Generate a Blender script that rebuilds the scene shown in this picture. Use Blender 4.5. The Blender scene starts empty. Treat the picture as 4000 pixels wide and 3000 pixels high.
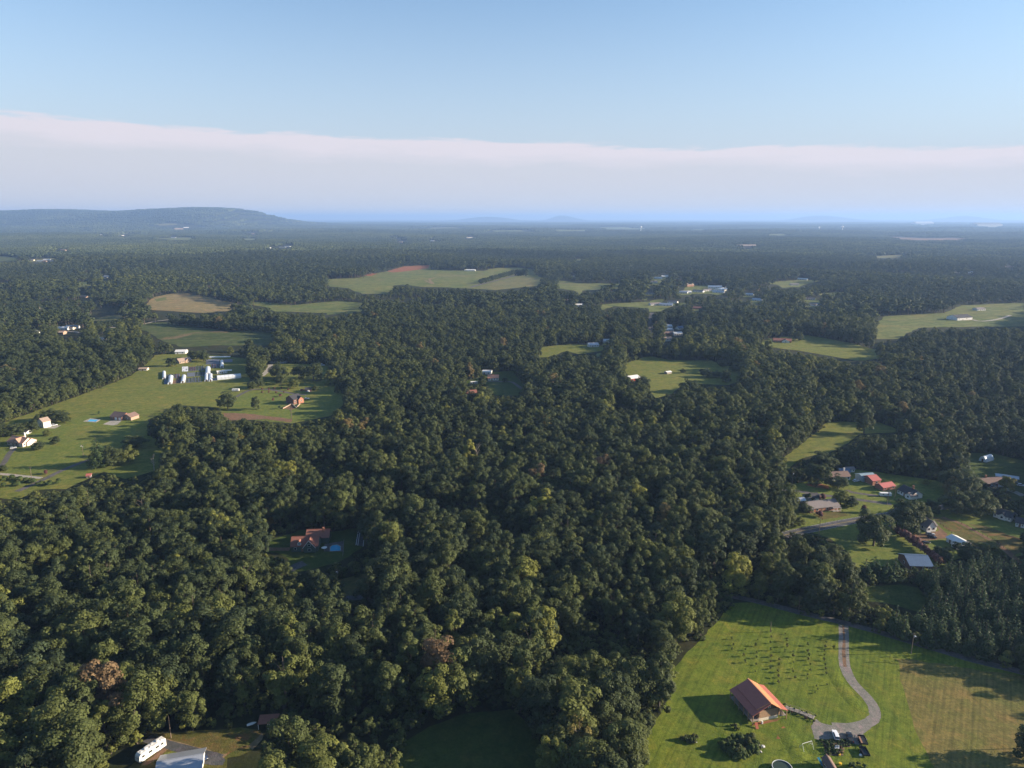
import bpy, math, random
import numpy as np
from mathutils import Vector
from mathutils.geometry import delaunay_2d_cdt

# ------------------------------------------------------------------ camera, sky, sun, exposure
SC = bpy.context.scene
COL = SC.collection
CAM_H = 175.0
PITCH = math.radians(13.2)
FPX, CX, CY = 1533.0, 1106.0, 829.5          # focal length and centre for a 2212 x 1659 frame
cam_d = bpy.data.cameras.new("camera")
cam_d.sensor_width = 36.0
cam_d.lens = 36.0 * FPX / 2212.0
cam_d.clip_start = 1.0
cam_d.clip_end = 200000.0
cam = bpy.data.objects.new("camera", cam_d)
COL.objects.link(cam)
cam.location = (0, 0, CAM_H)
cam.rotation_euler = (math.pi / 2 - PITCH, 0, 0)
SC.camera = cam

SUN_EL, SUN_AZ = math.radians(17.0), math.radians(88.0)     # azimuth clockwise from +Y
world = bpy.data.worlds.new("World")
SC.world = world
world.use_nodes = True
wn, wl = world.node_tree.nodes, world.node_tree.links
for n in list(wn):
    wn.remove(n)
w_out = wn.new("ShaderNodeOutputWorld")
w_bg = wn.new("ShaderNodeBackground")
w_bg.inputs["Strength"].default_value = 0.075
wl.new(w_bg.outputs[0], w_out.inputs[0])
sky = wn.new("ShaderNodeTexSky")
sky.sky_type = 'NISHITA'
sky.sun_disc = False
sky.sun_elevation = SUN_EL
sky.sun_rotation = SUN_AZ
sky.altitude = 200
sky.air_density = 1.0
sky.dust_density = 0.35
sky.ozone_density = 2.0


def wmath(op, a, b=None, c=None, clamp=False):
    n = wn.new("ShaderNodeMath")
    n.operation = op
    n.use_clamp = clamp
    for i, v in enumerate((a, b, c)):
        if v is None:
            continue
        if isinstance(v, (int, float)):
            n.inputs[i].default_value = v
        else:
            wl.new(v, n.inputs[i])
    return n.outputs[0]


tc = wn.new("ShaderNodeTexCoord")
sep = wn.new("ShaderNodeSeparateXYZ")
wl.new(tc.outputs["Generated"], sep.inputs[0])
X_, Y_, Z_ = sep.outputs
hor = wmath('SQRT', wmath('ADD', wmath('MULTIPLY', X_, X_), wmath('MULTIPLY', Y_, Y_)))
elev = wmath('DIVIDE', Z_, wmath('MAXIMUM', hor, 0.001))
wmap = wn.new("ShaderNodeMapping")
wl.new(tc.outputs["Generated"], wmap.inputs[0])
wmap.inputs["Scale"].default_value = (5, 5, 34)
wmap.inputs["Rotation"].default_value = (0, math.radians(3), 0)
wno = wn.new("ShaderNodeTexNoise")
wno.inputs["Scale"].default_value = 1.0
wno.inputs["Detail"].default_value = 7
wl.new(wmap.outputs[0], wno.inputs["Vector"])
wmap2 = wn.new("ShaderNodeMapping")
wl.new(tc.outputs["Generated"], wmap2.inputs[0])
wmap2.inputs["Scale"].default_value = (22, 22, 260)
wno2 = wn.new("ShaderNodeTexNoise")
wno2.inputs["Scale"].default_value = 1.0
wno2.inputs["Detail"].default_value = 8
wno2.inputs["Distortion"].default_value = .6
wl.new(wmap2.outputs[0], wno2.inputs["Vector"])
edge = wmath('ADD', wmath('ADD', wmath('MULTIPLY_ADD', wmath('DIVIDE', X_, hor), -0.031, 0.0965), wmath('MULTIPLY_ADD', wno2.outputs["Fac"], 0.012, -0.006)),
             wmath('MULTIPLY_ADD', wno.outputs["Fac"], 0.026, -0.013))
diff = wmath('SUBTRACT', edge, elev)                      # positive under the top edge of the cloud bank
cl = wmath('DIVIDE', wmath('ADD', diff, 0.002), 0.006, clamp=True)
cl = wmath('MULTIPLY', wmath('MULTIPLY', cl, cl), wmath('MULTIPLY_ADD', cl, -2.0, 3.0))
thin = wmath('SUBTRACT', 1.0, wmath('MULTIPLY', wmath('DIVIDE', diff, 0.10, clamp=True), 0.22))
cloud_f = wmath('MULTIPLY', wmath('MULTIPLY', cl, thin), 0.95)
wtint = wn.new("ShaderNodeMix")
wtint.data_type = 'RGBA'
wtint.blend_type = 'MULTIPLY'
wtint.inputs[0].default_value = 1.0
wl.new(sky.outputs[0], wtint.inputs[6])
wtint.inputs[7].default_value = (.84, .95, 1.02, 1)
wcol = wn.new("ShaderNodeMix")                             # the sunlit upper rim of the bank is paler than its body
wcol.data_type = 'RGBA'
wl.new(wmath('DIVIDE', wmath('ADD', diff, wmath('MULTIPLY_ADD', wno.outputs["Fac"], .02, -.022)), 0.018, clamp=True), wcol.inputs[0])
wcol.inputs[6].default_value = (3.95, 3.72, 4.05, 1)
wcol.inputs[7].default_value = (3.34, 3.38, 3.70, 1)
wmix = wn.new("ShaderNodeMix")
wmix.data_type = 'RGBA'
wl.new(cloud_f, wmix.inputs[0])
veil = wn.new("ShaderNodeMix")                             # thin high haze paling the lower sky
veil.data_type = 'RGBA'
vf = wmath('DIVIDE', wmath('SUBTRACT', 0.42, elev), 0.37, clamp=True)
wl.new(wmath('MULTIPLY', wmath('MULTIPLY', vf, vf), 1.0), veil.inputs[0])
wl.new(wtint.outputs[2], veil.inputs[6])
veil.inputs[7].default_value = (2.85, 3.12, 3.65, 1)
wl.new(veil.outputs[2], wmix.inputs[6])
wl.new(wcol.outputs[2], wmix.inputs[7])
wl.new(wmix.outputs[2], w_bg.inputs["Color"])

sun_d = bpy.data.lights.new("sun", 'SUN')
sun_d.energy = 5.0
sun_d.angle = math.radians(0.53)
sun_d.color = (1.0, 0.85, 0.66)
sun = bpy.data.objects.new("sun", sun_d)
COL.objects.link(sun)
sun_dir = Vector((math.sin(SUN_AZ) * math.cos(SUN_EL), math.cos(SUN_AZ) * math.cos(SUN_EL), math.sin(SUN_EL)))
sun.rotation_euler = sun_dir.to_track_quat('Z', 'Y').to_euler()
sun.location = (0, 0, 400)

vs = SC.view_settings
vs.view_transform = 'Standard'
vs.look = 'None'
vs.exposure = 1.45
vs.gamma = 1.0
vs.use_curve_mapping = False
SC.cycles.use_denoising = True
SC.cycles.max_bounces = 5
SC.cycles.diffuse_bounces = 2
SC.cycles.transmission_bounces = 3
SC.cycles.volume_bounces = 0
SC.cycles.caustics_reflective = False
SC.cycles.caustics_refractive = False

rng = np.random.default_rng(7)
random.seed(7)
sP, cP = math.sin(PITCH), math.cos(PITCH)


# ------------------------------------------------------------------ terrain
def sstep(a, b, x):
    t = np.clip((x - a) / (b - a), 0, 1)
    return t * t * (3 - 2 * t)


HILLS = [(-5160, 13000, 265, 1500, 460, 1500), (-9300, 13400, 232, 1500, 1500, 1400), (-7200, 14500, 120, 2200, 2200, 1500),
         (2540, 38000, 285, 450, 650, 1500), (16000, 38000, 270, 800, 1100, 1500), (23500, 38000, 255, 700, 900, 1500),
         (17900, 39500, 60, 2000, 2000, 1500), (-1200, 36000, 225, 1100, 1100, 1500)]


def hgt(x, y):
    x = np.asarray(x, float)
    y = np.asarray(y, float)
    r = np.hypot(x, y)
    w = sstep(1000, 2600, r)
    A = 5.0 + 11.0 * sstep(2500, 8000, r)
    n1 = np.sin(x / 230 + 1.3 * np.sin(y / 410 + .7)) * np.sin(y / 300 + 1.1 * np.sin(x / 520))
    n2 = np.sin(x / 900 + 1.2 * np.sin(y / 1500 + 2.0) + .4) * np.sin(y / 760 + 1.4 * np.sin(x / 1300 + 1.0))
    h = w * (A * .45 * n1 + A * .9 * n2)
    for (hx, hy, hh, sl, sr, sy) in HILLS:
        s = np.where(x < hx, sl, sr)
        h = h + hh * np.exp(-((x - hx) / s) ** 2 / 2 - ((y - hy) / sy) ** 2 / 2)
    return h


TT = np.geomspace(150, 60000, 900)


def ground_at(u, v):
    """world point on the terrain seen at frame point (u, v)"""
    a = (u - CX) / FPX
    b = (CY - v) / FPX
    d = np.array([a, cP + b * sP, -sP + b * cP])
    if d[2] < -1e-4:
        t = -CAM_H / d[2]
        if math.hypot(d[0] * t, d[1] * t) < 1000:
            return Vector((d[0] * t, d[1] * t, 0.0))
    z = CAM_H + d[2] * TT - hgt(d[0] * TT, d[1] * TT)
    i = np.argmax(z < 0)
    if z[i] >= 0:
        i = len(TT) - 1
    lo, hi = TT[max(i - 1, 0)], TT[i]
    for _ in range(25):
        m = (lo + hi) / 2
        if CAM_H + d[2] * m - float(hgt(d[0] * m, d[1] * m)) > 0:
            lo = m
        else:
            hi = m
    return Vector((d[0] * hi, d[1] * hi, float(hgt(d[0] * hi, d[1] * hi))))


def to_frame(x, y, z):
    dz = z - CAM_H
    d = np.maximum(y * cP - dz * sP, 1e-3)
    return CX + FPX * x / d, CY - FPX * (y * sP + dz * cP) / d


# the survey sheets: (scale, left, top) of each enlarged part of the map
SHEET = dict(D=(1, 0, 0), C=(.15, 1437.8, 1448.9), Y=(.125, 1659, 1465.5), R=(.2, 221.2, 1493.1), W=(.175, 553, 1133.7),
             M=(.4, 1327.2, 1216.6), N=(.325, 1493, 884.8), F=(.375, 0, 718.9), FL=(.35, 0, 431.3), FC=(.35, 718.9, 431.3),
             FR=(.35, 1437.8, 431.3), MC=(.325, 940, 608.3), A=(.13333, 1659, 995.4), B=(.1625, 1852.6, 967.8),
             L1=(.15, 0, 884.8), L2=(.22, 287.6, 746.6), S1=(.225, 1271.9, 580.65), S2=(.225, 0, 553), S3=(.225, 718.9, 746.6),
             P=(.175, 1824.9, 1216.6))


def fr(sh, x, y):
    s, ox, oy = SHEET[sh]
    return (x * s + ox, y * s + oy)


def G(sh, x, y):
    return ground_at(*fr(sh, x, y))


# ------------------------------------------------------------------ mesh helpers
def tag(o, label=None, cat=None, group=None, kind=None):
    if label:
        o["label"] = label
    if cat:
        o["category"] = cat
    if group:
        o["group"] = group
    if kind:
        o["kind"] = kind
    return o


def link(name, me, parent=None, mat=None):
    o = bpy.data.objects.new(name, me)
    COL.objects.link(o)
    if parent is not None:
        o.parent = parent
    if mat is not None and me is not None and len(me.materials) == 0:
        me.materials.append(mat)
    return o


def empty(name, loc, rz=0.0, label=None, cat=None, group=None):
    o = bpy.data.objects.new(name, None)
    o.empty_display_size = 0.5
    COL.objects.link(o)
    o.location = loc
    o.rotation_euler = (0, 0, rz)
    return tag(o, label, cat, group)


class MB:
    def __init__(self):
        self.v = []
        self.f = []

    def add(self, vs_, fs_):
        k = len(self.v)
        self.v += [tuple(p) for p in vs_]
        self.f += [tuple(i + k for i in f) for f in fs_]
        return self

    def box(self, c, s, rz=0.0, taper=1.0):
        hx, hy, hz = s[0] / 2, s[1] / 2, s[2] / 2
        co, si = math.cos(rz), math.sin(rz)
        p = []
        for z, t in ((-hz, 1.0), (hz, taper)):
            for x, y in ((-hx, -hy), (hx, -hy), (hx, hy), (-hx, hy)):
                x, y = x * t, y * t
                p.append((c[0] + x * co - y * si, c[1] + x * si + y * co, c[2] + z))
        return self.add(p, [(3, 2, 1, 0), (4, 5, 6, 7), (0, 1, 5, 4), (1, 2, 6, 5), (2, 3, 7, 6), (3, 0, 4, 7)])

    def tube(self, p0, p1, r0, r1=None, n=8, caps=True):
        r1 = r0 if r1 is None else r1
        p0, p1 = Vector(p0), Vector(p1)
        d = (p1 - p0)
        if d.length < 1e-6:
            return self
        d.normalize()
        a = d.orthogonal().normalized()
        b = d.cross(a)
        p = []
        for q, r in ((p0, r0), (p1, r1)):
            for i in range(n):
                t = 2 * math.pi * i / n
                p.append(q + a * (r * math.cos(t)) + b * (r * math.sin(t)))
        f = [(i, (i + 1) % n, n + (i + 1) % n, n + i) for i in range(n)]
        if caps:
            f += [tuple(range(n - 1, -1, -1)), tuple(range(n, 2 * n))]
        return self.add(p, f)

    def path(self, pts, rad, n=6):
        for i in range(len(pts) - 1):
            self.tube(pts[i], pts[i + 1], rad[i], rad[i + 1], n)
        return self

    def prism(self, poly, x0, x1):
        """poly of (y, z) extruded along x"""
        n = len(poly)
        p = [(x0, y, z) for y, z in poly] + [(x1, y, z) for y, z in poly]
        f = [(i, (i + 1) % n, n + (i + 1) % n, n + i) for i in range(n)]
        f += [tuple(range(n - 1, -1, -1)), tuple(range(n, 2 * n))]
        return self.add(p, f)

    def slab(self, quad, th):
        """a thin plate: quad of four points pushed down its normal by th"""
        q = [Vector(p) for p in quad]
        nn = (q[1] - q[0]).cross(q[3] - q[0]).normalized()
        if nn.z < 0:
            nn = -nn
        p = q + [a - nn * th for a in q]
        return self.add(p, [(0, 1, 2, 3), (7, 6, 5, 4), (0, 4, 5, 1), (1, 5, 6, 2), (2, 6, 7, 3), (3, 7, 4, 0)])

    def rot(self, a, about=(0, 0)):
        co, si = math.cos(a), math.sin(a)
        self.v = [(about[0] + (x - about[0]) * co - (y - about[1]) * si, about[1] + (x - about[0]) * si + (y - about[1]) * co, z) for x, y, z in self.v]
        return self

    def move(self, dx, dy, dz=0):
        self.v = [(x + dx, y + dy, z + dz) for x, y, z in self.v]
        return self

    def mesh(self, name, mat=None):
        me = bpy.data.meshes.new(name)
        me.from_pydata(self.v, [], self.f)
        me.update()
        if mat:
            me.materials.append(mat)
        return me

    def build(self, name, mat, parent=None):
        return link(name, self.mesh(name, mat), parent)


# ------------------------------------------------------------------ materials
MATS = {}


def mat(name, c1, c2=None, rough=.8, scale=1.0, spec=.3, metal=0.0, bump=0.0, stretch=None, coord='pos', detail=5.0):
    if name in MATS:
        return MATS[name]
    m = bpy.data.materials.new(name)
    m.use_nodes = True
    nt = m.node_tree
    b = nt.nodes["Principled BSDF"]
    b.inputs["Roughness"].default_value = rough
    b.inputs["Metallic"].default_value = metal
    b.inputs["Specular IOR Level"].default_value = spec
    c2 = c2 or tuple(x * .8 for x in c1)
    if coord == 'pos':
        g = nt.nodes.new("ShaderNodeNewGeometry").outputs["Position"]
    else:
        g = nt.nodes.new("ShaderNodeTexCoord").outputs["Object"]
    if stretch:
        mp = nt.nodes.new("ShaderNodeMapping")
        mp.inputs["Scale"].default_value = stretch
        nt.links.new(g, mp.inputs[0])
        g = mp.outputs[0]
    no = nt.nodes.new("ShaderNodeTexNoise")
    no.inputs["Scale"].default_value = scale
    no.inputs["Detail"].default_value = detail
    no.inputs["Roughness"].default_value = .65
    nt.links.new(g, no.inputs["Vector"])
    rp = nt.nodes.new("ShaderNodeMapRange")
    rp.inputs[1].default_value = .35
    rp.inputs[2].default_value = .65
    nt.links.new(no.outputs["Fac"], rp.inputs[0])
    mx = nt.nodes.new("ShaderNodeMix")
    mx.data_type = 'RGBA'
    mx.inputs[6].default_value = (*c1, 1)
    mx.inputs[7].default_value = (*c2, 1)
    nt.links.new(rp.outputs[0], mx.inputs[0])
    nt.links.new(mx.outputs[2], b.inputs["Base Color"])
    if bump:
        bp = nt.nodes.new("ShaderNodeBump")
        bp.inputs["Strength"].default_value = bump
        nt.links.new(no.outputs["Fac"], bp.inputs["Height"])
        nt.links.new(bp.outputs[0], b.inputs["Normal"])
    MATS[name] = m
    return m


def field_mat(name, cols, big=.02, fine=.6, streak=None, streak_amt=.35, rows=None, rows_amt=.4, patch=None):
    """ground cover: three colours blended by large and fine noise, streaks along a bearing, planted rows"""
    if name in MATS:
        return MATS[name]
    m = bpy.data.materials.new(name)
    m.use_nodes = True
    nt = m.node_tree
    N_, L_ = nt.nodes, nt.links
    b = N_["Principled BSDF"]
    b.inputs["Roughness"].default_value = .95
    b.inputs["Specular IOR Level"].default_value = .1
    pos = N_.new("ShaderNodeNewGeometry").outputs["Position"]

    def noise(sc, det=6, vec=None, dist=0.0):
        n = N_.new("ShaderNodeTexNoise")
        n.inputs["Scale"].default_value = sc
        n.inputs["Detail"].default_value = det
        n.inputs["Roughness"].default_value = .6
        n.inputs["Distortion"].default_value = dist
        L_.new(vec or pos, n.inputs["Vector"])
        return n.outputs["Fac"]

    def rng_(s, a, c):
        n = N_.new("ShaderNodeMapRange")
        n.inputs[1].default_value = a
        n.inputs[2].default_value = c
        L_.new(s, n.inputs[0])
        return n.outputs[0]

    def mix(f, a, c, mode='MIX'):
        n = N_.new("ShaderNodeMix")
        n.data_type = 'RGBA'
        n.blend_type = mode
        for i, v in ((0, f), (6, a), (7, c)):
            if isinstance(v, (int, float)):
                n.inputs[i].default_value = v
            elif isinstance(v, tuple):
                n.inputs[i].default_value = (*v, 1)
            else:
                L_.new(v, n.inputs[i])
        return n.outputs[2]

    col = mix(rng_(noise(big), .36, .64), cols[0], cols[1])
    col = mix(rng_(noise(big * 3.1, 4), .5, .8), col, cols[2])
    if patch:
        col = mix(rng_(noise(patch[1], 5, dist=1.0), patch[2], patch[2] + .09), col, patch[0])
    col = mix(rng_(noise(fine * .28, 7, dist=.6), .38, .62), col, mix(1.0, col, (.66, .74, .70), 'MULTIPLY'))
    col = mix(rng_(noise(fine * .11, 5, dist=.8), .52, .70), col, mix(1.0, col, (1.28, 1.06, 1.15), 'MULTIPLY'))
    f = rng_(noise(fine, 8), .3, .7)
    col = mix(f, col, mix(1.0, col, (.62, .62, .62), 'MULTIPLY'))
    for spec_, amt, isrow in ((streak, streak_amt, 0), (rows, rows_amt, 1)):
        if not spec_:
            continue
        mp = N_.new("ShaderNodeMapping")
        mp.vector_type = 'TEXTURE'
        mp.inputs["Rotation"].default_value = (0, 0, math.radians(spec_[0]))
        if isrow:
            L_.new(pos, mp.inputs[0])
            wv = N_.new("ShaderNodeTexWave")
            wv.bands_direction = 'Y'
            wv.inputs["Scale"].default_value = spec_[1]
            wv.inputs["Distortion"].default_value = spec_[2]
            wv.inputs["Detail"].default_value = 3
            wv.inputs["Detail Scale"].default_value = .06
            L_.new(mp.outputs[0], wv.inputs["Vector"])
            s = rng_(wv.outputs["Fac"], .3, .9)
        else:
            mp.inputs["Scale"].default_value = (30 / spec_[1], 1 / spec_[1], 1)
            L_.new(pos, mp.inputs[0])
            s = rng_(noise(1.0, 4, mp.outputs[0]), .42, .66)
        n = N_.new("ShaderNodeMath")
        n.operation = 'MULTIPLY'
        n.inputs[1].default_value = amt
        L_.new(s, n.inputs[0])
        col = mix(n.outputs[0], col, mix(1.0, col, (.45, .5, .5), 'MULTIPLY'))
    L_.new(col, b.inputs["Base Color"])
    bp = N_.new("ShaderNodeBump")
    bp.inputs["Strength"].default_value = .5
    bp.inputs["Distance"].default_value = .4
    L_.new(noise(fine * 1.7, 6), bp.inputs["Height"])
    L_.new(bp.outputs[0], b.inputs["Normal"])
    MATS[name] = m
    return m


FLOOR = field_mat("forest_floor", [(.030, .038, .014), (.045, .042, .018), (.038, .050, .016)], .03, .5)
MEADOW = field_mat("meadow_grass", [(.190, .222, .026), (.145, .190, .026), (.235, .222, .036)], .035, 1.2, streak=(60, .9), streak_amt=.6)
LAWN = field_mat("lawn_grass", [(.185, .205, .042), (.145, .180, .036), (.215, .205, .050)], .05, 1.3)
PASTURE = field_mat("pasture_grass", [(.215, .212, .044), (.170, .190, .040), (.240, .212, .056)], .02, .8, streak=(20, .3), streak_amt=.35)
PALE = field_mat("pale_pasture", [(.205, .205, .060), (.150, .180, .048), (.240, .210, .075)], .008, .2, streak=(25, .10), streak_amt=.55, patch=((.27, .215, .09), .006, .62))
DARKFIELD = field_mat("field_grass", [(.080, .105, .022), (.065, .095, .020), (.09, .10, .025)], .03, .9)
HAYROWS = field_mat("hay_rows", [(.255, .195, .060), (.215, .180, .054), (.170, .180, .040)], .03, 1.0, rows=(56, .17, 2.2), rows_amt=.26, streak=(56, .9), streak_amt=.45)
CROPTAN = field_mat("tan_stubble", [(.330, .245, .105), (.290, .215, .095), (.36, .27, .12)], .012, .3, rows=(170, .035, 2.0), rows_amt=.30)
TANFIELD = field_mat("dry_field", [(.215, .190, .075), (.165, .165, .058), (.25, .2, .09)], .01, .3, streak=(40, .1))
BEANS = field_mat("bean_field", [(.105, .125, .036), (.080, .105, .030), (.145, .135, .050)], .012, .35, streak=(8, .14), streak_amt=.5,
                  patch=((.25, .17, .085), .012, .60))
REDSOIL = field_mat("red_soil", [(.36, .125, .060), (.30, .13, .065), (.28, .17, .08)], .02, .4)
TANYARD = field_mat("dry_lawn", [(.165, .125, .042), (.110, .118, .026), (.20, .12, .05)], .09, 1.1, patch=((.23, .115, .05), .09, .56))
BRUSH = field_mat("brush", [(.16, .13, .05), (.09, .10, .03), (.12, .11, .04)], .08, .7)
GRAVEL = field_mat("gravel", [(.30, .265, .235), (.25, .225, .20), (.33, .28, .24)], .25, 2.5)
CLAY = field_mat("clay", [(.27, .15, .09), (.23, .14, .085), (.30, .19, .12)], .2, 2.0)
ASPHALT = field_mat("asphalt", [(.125, .12, .125), (.105, .10, .105), (.14, .13, .13)], .1, 1.0)
OLDASPHALT = field_mat("worn_asphalt", [(.16, .14, .135), (.13, .12, .115), (.18, .15, .13)], .1, 1.0)
CONCRETE = field_mat("concrete", [(.46, .41, .35), (.42, .37, .32), (.5, .44, .38)], .2, 1.5)
DIRT = field_mat("dirt", [(.30, .21, .12), (.26, .19, .11), (.34, .25, .15)], .1, 1.2)

WHITE = mat("white_paint", (.72, .70, .66), (.62, .60, .56), .55, 1.2)
CREAM = mat("cream_siding", (.66, .60, .47), (.58, .52, .41), .6, 1.0)
PINKW = mat("blush_siding", (.66, .55, .49), (.58, .48, .43), .6, 1.0)
GREYW = mat("grey_siding", (.30, .32, .34), (.26, .28, .30), .6, 1.0)
BRICK = mat("brick", (.34, .15, .09), (.26, .12, .075), .85, 2.0)
BRICKD = mat("dark_brick", (.20, .10, .07), (.15, .08, .06), .85, 2.0)
BRICKT = mat("tan_brick", (.36, .25, .18), (.30, .21, .15), .85, 2.0)
R_BROWN = mat("brown_shingle", (.19, .125, .10), (.15, .10, .085), .9, 1.5)
R_DARK = mat("dark_shingle", (.055, .052, .058), (.04, .04, .045), .9, 1.5)
R_GREY = mat("grey_shingle", (.20, .17, .16), (.165, .145, .14), .9, 1.5)
R_TAN = mat("tan_shingle", (.34, .25, .19), (.28, .21, .17), .9, 1.5)
R_SALMON = mat("salmon_shingle", (.42, .24, .17), (.36, .21, .15), .9, 1.5)
R_RED = mat("red_metal_roof", (.40, .12, .10), (.35, .105, .09), .5, .8, spec=.4)
R_RUST = mat("rust_red_shingle", (.26, .11, .075), (.21, .09, .065), .9, 1.2)
R_ORANGE = mat("orange_metal_roof", (.50, .22, .12), (.44, .19, .11), .5, .8)
R_COPPER = mat("copper_metal_roof", (.60, .27, .13), (.55, .24, .12), .38, .6, spec=.5)
R_COPPER_SHADE = mat("shade_toned_copper_metal_roof", (.40, .13, .085), (.36, .115, .08), .45, .6, spec=.5)  # same copper darkened, the shade of the dimmer slopes put into its colour
R_WHITE = mat("white_metal_roof", (.70, .68, .64), (.62, .60, .57), .45, .8)
R_SILVER = mat("silver_metal_roof", (.48, .50, .53), (.42, .44, .47), .35, .8, metal=.5)
R_BLUE = mat("blue_metal_roof", (.09, .14, .22), (.08, .12, .19), .45, .8)
W_BLUE = mat("blue_grey_metal_wall", (.22, .30, .34), (.19, .26, .30), .5, .8)
GLASS = mat("window_glass", (.02, .025, .03), (.03, .035, .04), .08, .5, spec=.8)
TRIM = mat("trim_white", (.75, .74, .71), (.68, .67, .64), .5, 2)
WOOD = mat("weathered_wood", (.26, .17, .10), (.20, .13, .08), .85, 3)
LOGW = mat("log_wood", (.36, .23, .13), (.26, .16, .09), .8, 2.5)
DARKW = mat("dark_stained_wood", (.10, .062, .045), (.08, .05, .038), .8, 2.5)
GREYWOOD = mat("grey_deck_wood", (.30, .26, .22), (.24, .21, .18), .85, 3)
BLOCK = mat("cream_block", (.68, .60, .45), (.60, .52, .39), .85, 2)
STEEL = mat("galvanised_steel", (.45, .46, .47), (.38, .39, .4), .4, 3, metal=.7)
BLACKM = mat("black_metal", (.02, .02, .022), (.03, .03, .03), .4, 2)
RUBBER = mat("tyre_rubber", (.015, .015, .015), (.02, .02, .02), .9, 3)
P_WHITE = mat("car_paint_white", (.75, .75, .75), (.72, .72, .73), .25, .5, spec=.6)
P_BLACK = mat("car_paint_black", (.018, .018, .02), (.022, .022, .025), .2, .5, spec=.6)
P_SILVER = mat("car_paint_silver", (.36, .37, .39), (.34, .35, .37), .25, .5, spec=.6)
P_BLUE = mat("car_paint_dark_blue", (.03, .05, .10), (.03, .045, .09), .22, .5, spec=.6)
P_RED = mat("red_paint", (.42, .05, .04), (.36, .045, .035), .4, 1)
P_YEL = mat("yellow_plastic", (.75, .48, .03), (.68, .42, .03), .5, 1)
P_TEAL = mat("blue_plastic", (.03, .28, .42), (.03, .22, .36), .4, 1)
LAMP_R = mat("tail_lamp", (.35, .01, .01), (.3, .01, .01), .2, 1)
LAMP_W = mat("head_lamp", (.7, .7, .66), (.65, .65, .6), .15, 1)
WATERB = mat("pool_water", (.03, .30, .50), (.04, .36, .56), .06, 1.5, spec=.6)
WATERD = mat("green_pool_water", (.035, .05, .025), (.03, .04, .02), .06, 1.0, spec=.6)
POLEW = mat("pole_wood", (.19, .14, .10), (.15, .11, .08), .9, 4)
POLY = mat("greenhouse_film", (.60, .63, .66), (.52, .55, .58), .35, .6, spec=.5)
CLOTH = mat("ground_cloth", (.13, .14, .17), (.10, .11, .135), .8, .5)
PLASTICW = mat("white_film", (.72, .72, .72), (.62, .62, .62), .5, .5)
ROCK = mat("pale_rock", (.48, .45, .42), (.36, .34, .32), .9, 2, bump=.5)
BARK = mat("bark", (.11, .085, .065), (.075, .06, .05), .95, 3, bump=.3)
PALEBARK = mat("pale_bark", (.36, .31, .26), (.27, .23, .19), .95, 3)
SOIL = mat("garden_soil", (.18, .11, .07), (.14, .09, .06), .95, 2)
BLUETARP = mat("blue_tarp", (.06, .16, .36), (.05, .14, .32), .6, 1)
PAINTL = mat("road_paint_white", (.70, .70, .68), (.55, .55, .53), .7, 3)
PAINTY = mat("road_paint_yellow", (.60, .42, .06), (.5, .35, .06), .7, 3)


def leaf_mat(name, stops, tr=.22):
    m = bpy.data.materials.new(name)
    m.use_nodes = True
    nt = m.node_tree
    N_, L_ = nt.nodes, nt.links
    for n in list(N_):
        N_.remove(n)
    out = N_.new("ShaderNodeOutputMaterial")
    at = N_.new("ShaderNodeAttribute")
    at.attribute_type = 'INSTANCER'
    at.attribute_name = "tint"
    lv = N_.new("ShaderNodeAttribute")
    lv.attribute_type = 'GEOMETRY'
    lv.attribute_name = "lv"
    ra = N_.new("ShaderNodeValToRGB")
    cr = ra.color_ramp
    cr.elements[0].position, cr.elements[0].color = stops[0][0], (*stops[0][1], 1)
    cr.elements[1].position, cr.elements[1].color = stops[-1][0], (*stops[-1][1], 1)
    for p, c in stops[1:-1]:
        e = cr.elements.new(p)
        e.color = (*c, 1)
    L_.new(at.outputs["Fac"], ra.inputs[0])
    mr = N_.new("ShaderNodeMapRange")
    mr.inputs[3].default_value = .62
    mr.inputs[4].default_value = 1.42
    L_.new(lv.outputs["Fac"], mr.inputs[0])
    mu = N_.new("ShaderNodeVectorMath")
    mu.operation = 'SCALE'
    L_.new(ra.outputs[0], mu.inputs[0])
    L_.new(mr.outputs[0], mu.inputs["Scale"])
    pb = N_.new("ShaderNodeBsdfPrincipled")
    pb.inputs["Roughness"].default_value = .55
    pb.inputs["Specular IOR Level"].default_value = .06
    L_.new(mu.outputs[0], pb.inputs["Base Color"])
    tb = N_.new("ShaderNodeBsdfTranslucent")
    L_.new(mu.outputs[0], tb.inputs["Color"])
    ms = N_.new("ShaderNodeMixShader")
    ms.inputs[0].default_value = tr
    L_.new(pb.outputs[0], ms.inputs[1])
    L_.new(tb.outputs[0], ms.inputs[2])
    L_.new(ms.outputs[0], out.inputs[0])
    return m


LEAF = leaf_mat("broad_leaves", [(0.0, (.040, .054, .026)), (.35, (.070, .084, .029)), (.62, (.118, .130, .036)),
                                 (.86, (.180, .180, .038)), (.94, (.17, .13, .05)), (1.0, (.16, .105, .06))])
NEEDLE = leaf_mat("pine_needles", [(0.0, (.028, .048, .020)), (.5, (.048, .072, .028)), (1.0, (.085, .11, .042))], .12)
SHRUB = leaf_mat("shrub_leaves", [(0.0, (.030, .055, .022)), (.5, (.075, .10, .03)), (.8, (.13, .055, .05)), (1.0, (.17, .09, .085))], .2)

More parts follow.
